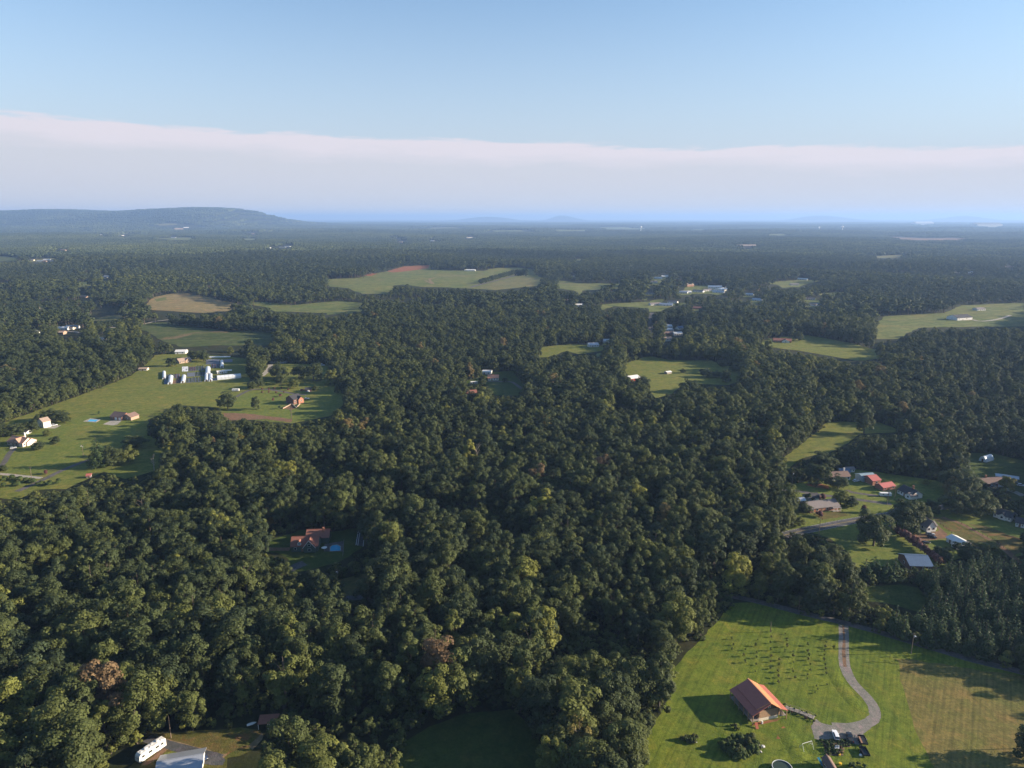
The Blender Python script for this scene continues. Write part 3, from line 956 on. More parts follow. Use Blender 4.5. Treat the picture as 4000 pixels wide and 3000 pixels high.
def broad_proto(seed, H=18.0, R=5.4, base=.0, nclump=34, count=2600, size=.36, shape='round'):
    r = np.random.default_rng(seed)
    cz = H * (base + 1) / 2
    hz = H * (1 - base) / 2
    lob = r.normal(size=(5, 3))
    lob /= np.linalg.norm(lob, axis=1, keepdims=True)
    la = r.uniform(-.22, .30, 5)
    C, Rd = [], []
    k = 0
    while len(C) < nclump and k < 4000:
        k += 1
        d = r.normal(size=3)
        d /= np.linalg.norm(d)
        if d[2] < -.75:
            continue
        f = r.uniform(.45, .86) if r.random() > .2 else r.uniform(.1, .45)
        f *= 1 + float((la * np.maximum(lob @ d, 0) ** 2).sum())
        prof = 1.0
        if shape == 'tall':
            prof = 1.05 - .45 * max(d[2], 0)
        elif shape == 'spread':
            prof = 1.0 + .12 * (1 - abs(d[2]))
        p = np.array([d[0] * R * f * prof, d[1] * R * f * prof, cz + d[2] * hz * f])
        rad = R * r.uniform(.20, .36)
        if any(np.linalg.norm(p - q) < .55 * min(rad, s) for q, s in zip(C, Rd)):
            continue
        C.append(p)
        Rd.append(rad)
    C, Rd = np.array(C), np.array(Rd)
    crown = clump_crown("crown", C, Rd, count, size, LEAF, seed + 100, np.array([0, 0, cz - hz * .35]), .85)
    tb = MB()
    tb.path([(0, 0, -.3), (.1, .05, H * .25), (.15, -.1, H * .5), (.1, 0, H * .8)], [.38, .28, .2, .06], 7)
    for q in range(6):
        c = C[r.integers(len(C))]
        z0 = H * r.uniform(.25, .55)
        a = Vector((.1, 0, z0))
        e = Vector(c)
        tb.path([a, a.lerp(e, .5) + Vector((0, 0, .5)), e], [.13, .08, .03], 5)
    return tb.mesh("trunk", BARK), crown


def pine_proto(seed, H=14.0, R=2.6, base=.18, tiers=12, count=1700, size=.36, m=None, droop=.0):
    r = np.random.default_rng(seed)
    C, Rd = [], []
    for i in range(tiers):
        t = i / (tiers - 1)
        z = H * (base + (1 - base) * t * .97)
        rr = R * (1 - t) ** .75 * r.uniform(.8, 1.12) + .25
        nb = max(2, int(6 * (1 - t) + 2))
        a0 = r.uniform(0, 6.28)
        for q in range(nb):
            a = a0 + q * 6.283 / nb + r.uniform(-.3, .3)
            f = r.uniform(.62, .95)
            C.append((math.cos(a) * rr * f, math.sin(a) * rr * f, z - droop * rr * f + r.uniform(-.3, .3)))
            Rd.append(max(.35, rr * r.uniform(.30, .42)))
            if rr > 1.8:
                C.append((math.cos(a) * rr * .4, math.sin(a) * rr * .4, z + .2))
                Rd.append(rr * .3)
    C, Rd = np.array(C), np.array(Rd)
    crown = clump_crown("crown", C, Rd, count, size, m or NEEDLE, seed + 50, np.array([0, 0, H * .45]), .7, .45)
    tb = MB()
    tb.path([(0, 0, -.3), (.05, 0, H * .5), (0, .05, H * .98)], [.24, .15, .03], 7)
    for q in range(10):
        c = Vector(C[r.integers(len(C))])
        tb.tube((0, 0, c.z + .3), c, .05, .02, 4)
    return tb.mesh("trunk", BARK), crown


def shrub_mesh(seed, R=1.0, H=1.6, count=420, size=.16, m=None, nclump=10):
    r = np.random.default_rng(seed)
    C, Rd = [], []
    for i in range(nclump):
        a, f = r.uniform(0, 6.28), r.uniform(.0, .7)
        C.append((math.cos(a) * R * f, math.sin(a) * R * f, H * r.uniform(.3, .75)))
        Rd.append(R * r.uniform(.3, .45))
    return clump_crown("crown", np.array(C), np.array(Rd), count, size, m or SHRUB, seed, np.array([0, 0, H * .3]), H / (2 * R) if H < 2 * R else 1.0)


BROAD = [broad_proto(11, 19, 5.4, -.06, 42, 5200), broad_proto(12, 18, 6.0, -.04, 46, 5600, shape='spread'), broad_proto(13, 20, 4.8, -.06, 40, 5000, shape='tall'),
         broad_proto(14, 17, 5.8, -.04, 44, 5200), broad_proto(15, 21, 5.2, -.05, 44, 5400, shape='tall'), broad_proto(16, 18, 6.4, -.02, 48, 5800, shape='spread'),
         broad_proto(17, 19, 5.0, .0, 32, 3600), broad_proto(18, 16, 5.4, -.06, 40, 4800)]
BH = [19, 18, 20, 17, 21, 18, 19, 16]
BR = [5.2, 5.8, 4.4, 5.6, 5.0, 6.2, 4.8, 5.2]
PINE = [pine_proto(31, 15, 3.1, .12, 13, 2600), pine_proto(32, 14, 2.9, .12, 12, 2500), pine_proto(33, 16, 3.2, .16, 13, 2600), pine_proto(34, 14.5, 3.4, .1, 12, 2700)]
YARD = [broad_proto(41, 16, 6.6, -.14, 56, 8000, .36, 'spread'), broad_proto(42, 15, 5.6, -.14, 48, 6800, .34), broad_proto(43, 16, 6.0, -.12, 52, 7400, .36)]
YH, YR = [16, 15, 16], [6.6, 5.6, 6.0]
LODT = [broad_proto(51, 18, 5.6, .2, 22, 420, 1.0), broad_proto(52, 17, 6.2, .22, 24, 460, 1.0, 'spread'), broad_proto(53, 19, 5.0, .2, 20, 400, 1.0, 'tall'), broad_proto(54, 16, 5.6, .2, 20, 400, 1.0)]


def patch_mesh(seed, size, ncrown, R, H):
    """a block of far woodland: bumpy crowns standing close together"""
    r = np.random.default_rng(seed)
    V, Fc, LV = [], [], []
    k = int(math.sqrt(ncrown))
    cell = size / k
    nth, nph = 7, 4
    for i in range(k):
        for j in range(k):
            cx = -size / 2 + (i + .5 + r.uniform(-.4, .4)) * cell
            cy = -size / 2 + (j + .5 + r.uniform(-.4, .4)) * cell
            rr = R * r.uniform(.7, 1.25)
            h = H * r.uniform(.72, 1.15)
            lv = r.random()
            b0 = len(V)
            V.append((cx, cy, h))
            LV.append(lv)
            for p in range(1, nph + 1):
                ph = p / nph * 2.2
                for q in range(nth):
                    th = 6.283 * q / nth + p * .4
                    jr = rr * r.uniform(.72, 1.2)
                    V.append((cx + jr * math.sin(min(ph, 1.8)) * math.cos(th), cy + jr * math.sin(min(ph, 1.8)) * math.sin(th), h - rr * 1.1 * (1 - math.cos(ph)) * r.uniform(.8, 1.15)))
                    LV.append(min(1, max(0, lv + r.uniform(-.25, .25))))
            for q in range(nth):
                Fc.append((b0, b0 + 1 + q, b0 + 1 + (q + 1) % nth))
                for p in range(nph - 1):
                    a, c = b0 + 1 + p * nth, b0 + 1 + (p + 1) * nth
                    Fc.append((a + q, c + q, c + (q + 1) % nth, a + (q + 1) % nth))
    me = bpy.data.meshes.new("crown_mass")
    me.from_pydata(V, [], Fc)
    a = me.attributes.new("lv", 'FLOAT', 'POINT')
    a.data.foreach_set("value", np.array(LV, np.float32))
    me.update()
    me.materials.append(LEAF)
    return me


PATCH_MID = [patch_mesh(61 + i, 70, 49, 6.0, 17) for i in range(4)]
PATCH_FAR = [patch_mesh(71 + i, 220, 100, 13.0, 20) for i in range(4)]


def scatter(name, pts, rz, sc, tint, protos, label):
    """one woodland object: the trees stand on the points of its mesh"""
    me = bpy.data.meshes.new(name)
    me.vertices.add(len(pts))
    me.vertices.foreach_set("co", np.asarray(pts, np.float32).reshape(-1))
    for nm, ty, dat in (("rz", 'FLOAT', rz), ("tint", 'FLOAT', tint), ("vi", 'INT', rng.integers(0, len(protos), len(pts)))):
        a = me.attributes.new(nm, ty, 'POINT')
        a.data.foreach_set("value", np.asarray(dat, np.int32 if ty == 'INT' else np.float32))
    a = me.attributes.new("sc", 'FLOAT_VECTOR', 'POINT')
    a.data.foreach_set("vector", np.asarray(sc, np.float32).reshape(-1))
    me.update()
    o = link(name, me)
    tag(o, label, "woodland", None, "stuff")
    ng = bpy.data.node_groups.new(name, 'GeometryNodeTree')
    ng.interface.new_socket("Geometry", in_out='INPUT', socket_type='NodeSocketGeometry')
    ng.interface.new_socket("Geometry", in_out='OUTPUT', socket_type='NodeSocketGeometry')
    gi, go = ng.nodes.new("NodeGroupInput"), ng.nodes.new("NodeGroupOutput")
    io = ng.nodes.new("GeometryNodeInstanceOnPoints")
    jn = ng.nodes.new("GeometryNodeJoinGeometry")
    for objs in protos:
        gti = ng.nodes.new("GeometryNodeGeometryToInstance")
        for ob in objs:
            oi = ng.nodes.new("GeometryNodeObjectInfo")
            oi.transform_space = 'ORIGINAL'
            oi.inputs["Object"].default_value = ob
            jj = oi.outputs["Geometry"]
            if len(objs) > 1:
                if ob is objs[0]:
                    j2 = ng.nodes.new("GeometryNodeJoinGeometry")
                ng.links.new(jj, j2.inputs[0])
                jj = j2.outputs[0]
        ng.links.new(jj, gti.inputs[0])
        ng.links.new(gti.outputs[0], jn.inputs[0])

    def attr(nm, ty):
        n = ng.nodes.new("GeometryNodeInputNamedAttribute")
        n.data_type = ty
        n.inputs["Name"].default_value = nm
        return n.outputs["Attribute"]
    ng.links.new(gi.outputs[0], io.inputs["Points"])
    ng.links.new(jn.outputs[0], io.inputs["Instance"])
    io.inputs["Pick Instance"].default_value = True
    ng.links.new(attr("vi", 'INT'), io.inputs["Instance Index"])
    cb = ng.nodes.new("ShaderNodeCombineXYZ")
    ng.links.new(attr("rz", 'FLOAT'), cb.inputs[2])
    ng.links.new(cb.outputs[0], io.inputs["Rotation"])
    ng.links.new(attr("sc", 'FLOAT_VECTOR'), io.inputs["Scale"])
    ng.links.new(io.outputs[0], go.inputs[0])
    md = o.modifiers.new("trees", 'NODES')
    md.node_group = ng
    return o


def tree(name, proto, loc, s, sz, tint, label, cat="tree", group=None, rz=None):
    root = empty(name, loc, random.uniform(0, 6.28) if rz is None else rz, label, cat, group)
    root.scale = (s, s, sz)
    t = link("trunk", proto[0], root)
    c = link("crown", proto[1], root)
    c["tint"] = float(tint)
    return root, t, c


def blocked(x, y, z, H):
    u0, v0 = to_frame(x, y, z)
    bad = np.zeros(x.shape, bool)
    far = sstep(600, 1200, np.hypot(x, y))
    ju, jv = rng.normal(0, 3.5, x.shape) * far, rng.normal(0, 1.1, x.shape) * far
    for f in (.0, .5, .97):
        u, v = to_frame(x, y, z + H * f)
        u, v = u + ju, v + jv
        for poly in CLEAR:
            bb = (u > poly[:, 0].min()) & (u < poly[:, 0].max()) & (v > poly[:, 1].min()) & (v < poly[:, 1].max())
            if bb.any():
                bad[bb] |= inside(poly, u[bb], v[bb])
    return bad


def grid_pts(r0, r1, cell, halfdeg, jit=.42, near=0.0):
    xm = r1 * math.sin(math.radians(halfdeg)) + 150
    gx = np.arange(-xm, xm, cell)
    gy = np.arange(near, r1, cell)
    X, Y = np.meshgrid(gx, gy)
    X = (X + rng.uniform(-jit, jit, X.shape) * cell).ravel()
    Y = (Y + rng.uniform(-jit, jit, Y.shape) * cell).ravel()
    r = np.hypot(X, Y)
    ok = (r >= r0) & (r < r1) & (np.abs(X) < Y * math.tan(math.radians(halfdeg)) + 110)
    return X[ok], Y[ok]


def stand_noise(x, y, k=1.0):
    return .5 + .25 * np.sin(x * k / 61 + 2.1 * np.sin(y * k / 97)) + .25 * np.sin(y * k / 73 + 1.7 * np.sin(x * k / 113 + 1))


# small houses stand in openings of the wood
VILL = [('S1', 645, 352, 24, WHITE, R_GREY), ('S1', 740, 356, 26, WHITE, R_SILVER), ('S1', 800, 330, 20, WHITE, R_GREY), ('S1', 900, 236, 22, WHITE, R_SILVER), ('S1', 938, 234, 24, WHITE, R_WHITE), ('S1', 1045, 224, 26, WHITE, R_GREY),
        ('S1', 1150, 216, 24, WHITE, R_GREY), ('S1', 1240, 232, 28, WHITE, R_SILVER), ('S1', 660, 98, 22, WHITE, R_WHITE), ('S1', 740, 82, 24, WHITE, R_WHITE), ('S1', 630, 136, 20, WHITE, R_GREY),
        ('S1', 865, 122, 24, BRICK, R_RUST), ('S1', 575, 246, 26, WHITE, R_GREY), ('S1', 1532, 256, 22, WHITE, R_SILVER), ('S1', 1612, 308, 20, WHITE, R_SILVER), ('S1', 1980, 160, 22, WHITE, R_GREY),
        ('S1', 2045, 106, 28, WHITE, R_WHITE), ('S1', 2128, 300, 18, WHITE, R_GREY), ('S1', 2112, 356, 28, WHITE, R_TAN), ('S1', 2180, 356, 26, W_BLUE, R_BLUE), ('S1', 1045, 390, 18, BRICK, R_RUST),
        ('S1', 190, 590, 24, WHITE, R_RED), ('S1', 50, 752, 14, WHITE, R_SILVER), ('S1', 190, 715, 14, WHITE, R_SILVER), ('S1', 420, 745, 26, BRICKD, R_RUST)]
FARH = [('S2', 595, 712, 18), ('S2', 640, 708, 20), ('S2', 680, 700, 18), ('S2', 545, 755, 20), ('S2', 938, 822, 16), ('S2', 995, 215, 20), ('S2', 1040, 208, 30), ('S2', 790, 402, 16), ('S2', 535, 357, 28),
        ('S2', 290, 46, 26), ('S2', 380, 56, 24), ('S2', 412, 56, 24), ('S2', 446, 42, 26), ('S2', 500, 52, 24), ('FL', 1150, 174, 70), ('FL', 1105, 184, 110), ('FL', 628, 221, 50), ('FL', 768, 223, 60), ('FL', 1070, 237, 40),
        ('FL', 1551, 212, 45), ('FL', 1655, 300, 30), ('FL', 1740, 297, 40), ('FL', 1772, 292, 36), ('FL', 385, 314, 36), ('FC', 380, 237, 40), ('FC', 845, 236, 50), ('FC', 610, 256, 36), ('FC', 416, 263, 30), ('FC', 845, 441, 36),
        ('FC', 1045, 628, 18), ('FC', 1130, 634, 22), ('FC', 1452, 625, 14), ('FC', 1510, 660, 22), ('FC', 1480, 478, 26), ('FC', 1145, 462, 30), ('FR', 500, 297, 120), ('FR', 1600, 155, 500), ('FR', 2000, 170, 520), ('FR', 1880, 455, 36), ('FR', 2120, 420, 40),
        ('FR', 1640, 501, 16), ('FR', 1790, 452, 36)]
for row in VILL + FARH:
    u, v = fr(*row[:3])
    big = len(row) > 4
    hw, up, dn = (13, 6, 4) if big else (8, 5, 2.5)
    box_ = [(u - hw, v + dn), (u + hw * .8, v + dn), (u + hw * 1.1, v - up * .3), (u + hw * .7, v - up), (u - hw * .8, v - up)]
    CLEAR.append(np.array(box_))
    if big:
        sheet("lawn", PASTURE if row[2] > 400 else PALE, [ground_at(*q) for q in [(u - hw, v + dn), (u + hw * .8, v + dn), (u + hw * 1.1, v - 2), (u + hw * .7, v - 3.5), (u - hw * .8, v - 3)]], .02, 1.5)
# near wood: broadleaf trees
PINEZONE = [np.array([fr('P', *p) for p in [(480, 800), (760, 610), (1020, 470), (1030, 300), (900, 180), (760, 130), (1250, 60), (1500, 20), (2300, -60), (2300, 1280), (1500, 1130), (900, 960)]])]
PINEZONE.append(np.array([fr('N', *p) for p in [(1120, 1050), (1260, 985), (1400, 1050), (1400, 1150), (1130, 1150)]]))
nx, ny = grid_pts(150, 640, 8.6, 43, near=60)
nz = np.zeros_like(nx)
nH = rng.uniform(.66, 1.22, nx.shape) * (20.5 + 7 * (stand_noise(nx, ny, .6) - .5))
keep = ~blocked(nx, ny, nz, nH)
u_, v_ = to_frame(nx, ny, nz + 4)
pz = np.zeros(nx.shape, bool)
for q in PINEZONE:
    pz |= inside(q, u_, v_)
keep &= ~pz
keep &= ~((nx > 45) & (ny < 205))
keep &= ~((nx > -132) & (nx < -72) & (ny < 205))
keep &= ~((nx > -110) & (nx < -12) & (ny > 192) & (ny < 220))     # open ground behind the nearest trees, which lets the sun into the yard
gap = stand_noise(nx + 31, ny * 1.3, 2.3) + rng.normal(0, .10, nx.shape)
keep &= ~((gap < .13) & (ny > 235))                                # small openings in the canopy
nx, ny, nH = nx[keep], ny[keep], nH[keep]
near_bias = np.clip((330 - ny) / 330, 0, 1)
nt = np.clip(.10 + .40 * stand_noise(nx, ny) * (.45 + near_bias) + rng.normal(0, .16, nx.shape) + .14 * near_bias, 0, .84)
sp = rng.random(nx.shape)
nt = np.where(sp > .985, rng.uniform(.9, 1.0, nx.shape), np.where(sp > .955, rng.uniform(.70, .86, nx.shape), nt))
u_, v_ = to_frame(nx, ny, nH * .7)
inframe = (u_ > -10) & (u_ < 2222) & (v_ < 1690)
# how much of a tree shows: prefer the nearest that are in view
d_ = np.where(inframe, np.hypot(nx, ny), 1e9)
order = np.argsort(d_)
NIND = 230
ind, rest = order[:NIND], order[NIND:]
CLASSES = [(.30, "dark green broadleaf tree with a full rounded crown in the near wood", "dark green trees of the near wood"),
           (.50, "mid green broadleaf tree with a clumpy crown in the near wood", "mid green trees of the near wood"),
           (.69, "olive green broadleaf tree with sunlit clumps in the near wood", "olive green trees of the near wood"),
           (.88, "bright yellow-green broadleaf tree standing out in the near wood", "yellow-green trees of the near wood"),
           (2.0, "brownish broadleaf tree with fading leaves in the near wood", "fading brown trees of the near wood")]
SRC_B = [None] * len(BROAD)
for n_, i in enumerate(ind):
    k = n_ % len(BROAD) if n_ < len(BROAD) else int(rng.integers(len(BROAD)))
    lab, grp = next((a, b) for t_, a, b in CLASSES if nt[i] < t_)
    sz = nH[i] / BH[k]
    s = sz * random.uniform(.86, 1.12)
    root, t_o, c_o = tree("broadleaf_tree", BROAD[k], (nx[i], ny[i], 0), s, sz, nt[i], lab, "tree", grp)
    if SRC_B[k] is None:
        SRC_B[k] = (t_o, c_o)
kk = rng.uniform(.86, 1.14, len(rest))
szr = nH[rest] / 18.5
scatter("woodland", np.column_stack([nx[rest], ny[rest], np.zeros(len(rest))]), rng.uniform(0, 6.28, len(rest)),
        np.column_stack([szr * kk, szr * kk, szr]), nt[rest], SRC_B, "dense broadleaf woodland of rounded crowns running back from the near trees")
# understorey: low growth filling the foot of the wood and its edges
ux, uy = grid_pts(150, 900, 4.6, 43, near=60)
uH = rng.uniform(2.5, 6.5, ux.shape)
kp = ~blocked(ux, uy, np.zeros_like(ux), uH)
kp &= ~((ux > 45) & (uy < 205)) & ~((ux > -132) & (ux < -72) & (uy < 205))
uu, vv_ = to_frame(ux, uy, np.full(ux.shape, 1.0))
kp &= (vv_ < 1720)
ux, uy, uH = ux[kp], uy[kp], uH[kp]
UND = [broad_proto(111 + i, 6, 2.9, -.2, 18, 900, .34) for i in range(3)]
UOBJ = []
for k in range(3):
    i = int(np.argsort(np.abs(ux - (-20 + 40 * k)) + uy)[5])
    r_, t_o, c_o = tree("understorey_tree", UND[k], (ux[i], uy[i], 0), uH[i] / 6, uH[i] / 6, .4, "low leafy sapling growing at the foot of the near wood", "tree", "saplings at the foot of the near wood")
    UOBJ.append((t_o, c_o))
scatter("understorey", np.column_stack([ux, uy, np.zeros(len(ux))]), rng.uniform(0, 6.28, len(ux)), np.column_stack([uH / 5.2, uH / 5.2, uH / 6]),
        np.clip(rng.normal(.38, .16, len(ux)), 0, .82), UOBJ, "low leafy undergrowth filling the floor and edges of the woods")
# pine plantation
px_, py_ = grid_pts(200, 700, 5.2, 43, near=120)
uu, vv_ = to_frame(px_, py_, np.full(px_.shape, 4.0))
pk = np.zeros(px_.shape, bool)
for q in PINEZONE:
    pk |= inside(q, uu, vv_)
pk &= ~blocked(px_, py_, np.zeros(px_.shape), np.full(px_.shape, 11.0))
px_, py_ = px_[pk], py_[pk]
po = np.argsort(np.hypot(px_, py_))
SRC_P = [None] * 4
for n_, i in enumerate(po[:150]):
    k = n_ % 4
    s = random.uniform(.8, 1.1)
    root, t_o, c_o = tree("pine_tree", PINE[k], (px_[i], py_[i], 0), s, s * random.uniform(.8, 1.0), random.uniform(0, .8),
                          "young dark green pine with a soft conical crown in the plantation by the lane", "tree", "young pines of the plantation")
    if SRC_P[k] is None:
        SRC_P[k] = (t_o, c_o)
pr = po[150:]
s_ = rng.uniform(.78, 1.08, len(pr))
scatter("pine_plantation", np.column_stack([px_[pr], py_[pr], np.zeros(len(pr))]), rng.uniform(0, 6.28, len(pr)), np.column_stack([s_, s_, s_ * .92]),
        rng.uniform(0, .9, len(pr)), SRC_P, "dense plantation of young pines behind the lane")

# wood from 640 m to 1.3 km with full crowns, then lighter crowns, then blocks of crowns
mx, my = grid_pts(640, 1300, 9.6, 42)
mz = hgt(mx, my)
mH = rng.uniform(.66, 1.25, mx.shape) * (18.5 + 8 * (stand_noise(mx, my, .4) - .5))
kp = ~blocked(mx, my, mz, mH)
mx, my, mz, mH = mx[kp], my[kp], mz[kp], mH[kp]
mt = np.clip(.06 + .40 * stand_noise(mx, my, .6) + rng.normal(0, .13, mx.shape), 0, .85)
mt = np.where(rng.random(mx.shape) > .99, .95, mt)
s_ = mH / 18.5
k_ = rng.uniform(.95, 1.3, mx.shape)
scatter("middle_woodland", np.column_stack([mx, my, mz]), rng.uniform(0, 6.28, mx.shape), np.column_stack([s_ * k_, s_ * k_, s_]), mt, SRC_B,
        "broad belt of woodland between the farm fields")
LOD_OBJ = []
fx, fy = grid_pts(1300, 3600, 12.0, 41)
fz = hgt(fx, fy)
fH = rng.uniform(.6, 1.28, fx.shape) * (18 + 13 * (stand_noise(fx, fy, .55) - .5))
thin_ = stand_noise(fx * 1.2 + 40, fy, .9) + rng.normal(0, .16, fx.shape) > .16      # random gaps added so that dark shadows show
kp = ~blocked(fx, fy, fz, fH) & thin_
fx, fy, fz, fH = fx[kp], fy[kp], fz[kp], fH[kp]
ft = np.clip(.02 + .36 * stand_noise(fx, fy, .35) + rng.normal(0, .10, fx.shape), 0, .8)
# four of these trees are singled out as things of their own; the rest stand as one wood
fo = np.argsort(np.abs(fx) + fy)
for k in range(4):
    i = fo[k * 37]
    root, t_o, c_o = tree("broadleaf_tree", LODT[k], (fx[i], fy[i], fz[i]), fH[i] / 18, fH[i] / 18, ft[i],
                          "broadleaf tree at the near edge of the far woods", "tree", "trees at the edge of the far woods")
    LOD_OBJ.append((t_o, c_o))
s_ = fH / 18
k_ = rng.uniform(1.0, 1.75, fx.shape)
scatter("far_woodland", np.column_stack([fx, fy, fz]), rng.uniform(0, 6.28, fx.shape), np.column_stack([s_ * k_, s_ * k_, s_]), ft, LOD_OBJ,
        "hazy far woodland rolling away behind the fields")


def block_wood(name, meshes, r0, r1, cell, tilt, label):
    x, y = grid_pts(r0, r1, cell, 40, .12)
    z = hgt(x, y)
    bad = np.zeros(x.shape, bool)
    h = cell * .42
    for dx, dy in ((0, 0), (-h, -h), (h, -h), (-h, h), (h, h)):
        bad |= blocked(x + dx, y + dy, hgt(x + dx, y + dy), np.full(x.shape, 15.0))
    x, y, z = x[~bad], y[~bad], z[~bad]
    hold = empty(name, (0, 0, 0), 0, label, "woodland")
    src = []
    # the four blocks the wood repeats stand at the wood's own edge
    for k, me in enumerate(meshes):
        o = link("crown_mass", me, hold)
        o.location = (x[k * 5], y[k * 5], z[k * 5])
        o["tint"] = .3
        tag(o, kind="stuff")
        src.append((o,))
    t = np.clip(.02 + .36 * stand_noise(x, y, .16) + rng.normal(0, .10, x.shape), 0, .75)
    s = rng.uniform(.9, 1.1, x.shape)
    w = scatter(name, np.column_stack([x, y, z]), rng.integers(0, 4, x.shape) * math.pi / 2 + rng.uniform(-.2, .2, x.shape), np.column_stack([s * 1.12, s * 1.12, s]), t, src, label)
    w.parent = hold
    for k_ in ("category", "label"):
        if k_ in w:
            del w[k_]
    w.name = "tree_cover"
    tag(hold, kind="stuff")


block_wood("distant_woodland", PATCH_MID, 3600, 8500, 66, 0, "distant blue-green woodland reaching towards the hills")
block_wood("horizon_woodland", PATCH_FAR, 8500, 26000, 208, 0, "hazy blue woodland along the horizon and over the far hills")


# ------------------------------------------------------------------ bare trees, shrubs, yard trees
def bare_tree(sh, x, y, H, label, m=None, seed=0):
    r = random.Random(seed)
    p = G(sh, x, y)
    root = empty("bare_tree", p, r.uniform(0, 6), label, "tree")
    tb = MB()
    tb.path([(0, 0, -.2), (.1, .1, H * .4), (.2, 0, H * .75), (.3, .1, H)], [.34, .26, .16, .04], 7)
    lb = MB()
    for i in range(9):
        z = H * r.uniform(.4, .9)
        a = r.uniform(0, 6.28)
        L = H * r.uniform(.12, .28)
        e = Vector((math.cos(a) * L * .6, math.sin(a) * L * .6, z + L * .9))
        lb.path([(.15, .05, z), Vector((.15, .05, z)).lerp(e, .5) + Vector((r.uniform(-.3, .3), r.uniform(-.3, .3), 0)), e], [.13, .09, .03], 5)
        for q in range(3):
            f = e + Vector((r.uniform(-1, 1), r.uniform(-1, 1), r.uniform(.4, 1.3)))
            lb.tube(Vector((.15, .05, z)).lerp(e, r.uniform(.4, .9)), f, .05, .015, 4)
    tb.build("trunk", m or PALEBARK, root)
    lb.build("limbs", m or PALEBARK, root)
    return root


bare_tree('F', 890, 808, 13, "bleached bare dead tree standing above the wood beside the farm lawn", seed=1)
bare_tree('S3', 1380, 1200, 20, "tall pale bare trunk standing in the dark gap of the wood", seed=2)
bare_tree('S3', 1270, 1190, 15, "leaning bare grey tree beside the tall pale trunk", seed=3)
bare_tree('F', 1680, 500, 14, "thin bare tree in front of the brick house with the patio wall", BARK, seed=4)
bare_tree('S2', 400, 610, 22, "forked bare grey tree in the wood behind the white mobile home", seed=5)
bare_tree('S2', 1220, 560, 20, "bare grey tree by the dry strip of stubble", seed=6)


def yard_tree(sh, x, y, wpx, hpx, tint, label, proto=None, name="broadleaf_tree", group=None):
    """base at (x, y) of a sheet, crown width and height measured on the sheet"""
    s0 = SHEET[sh][0]
    p = G(sh, x, y)
    depth = p.y * cP + (CAM_H - p.z) * sP
    w = wpx * s0 / FPX * depth * 1.1
    h = hpx * s0 / FPX * depth * 1.08
    if proto == 'pine':
        k = random.randrange(4)
        pr, H0, R0 = PINE[k], 14.0, 2.9
    elif proto == 'bush':
        k = random.randrange(3)
        pr, H0, R0 = BUSH[k], 1.6, 1.0
    else:
        k = random.randrange(3)
        pr, H0, R0 = YARD[k], YH[k], YR[k]
    if proto is None and tint < .5:
        tint = max(.02, tint - .10)
    return tree(name, pr, p, w / (2 * R0) * .98, h / H0, tint, label, "bush" if proto == 'bush' else "tree", group)


bt = MB()
for q in range(5):
    a = q * 1.26
    bt.tube((0, 0, -.1), (.3 * math.cos(a), .3 * math.sin(a), .9), .04, .02, 4)
BUSHT = bt.mesh("stems", BARK)
BUSH = [(BUSHT, shrub_mesh(81, .95, 1.6, 700, .14)), (BUSHT, shrub_mesh(82, 1.0, 1.5, 700, .14)), (BUSHT, shrub_mesh(83, 1.0, 1.7, 700, .14))]

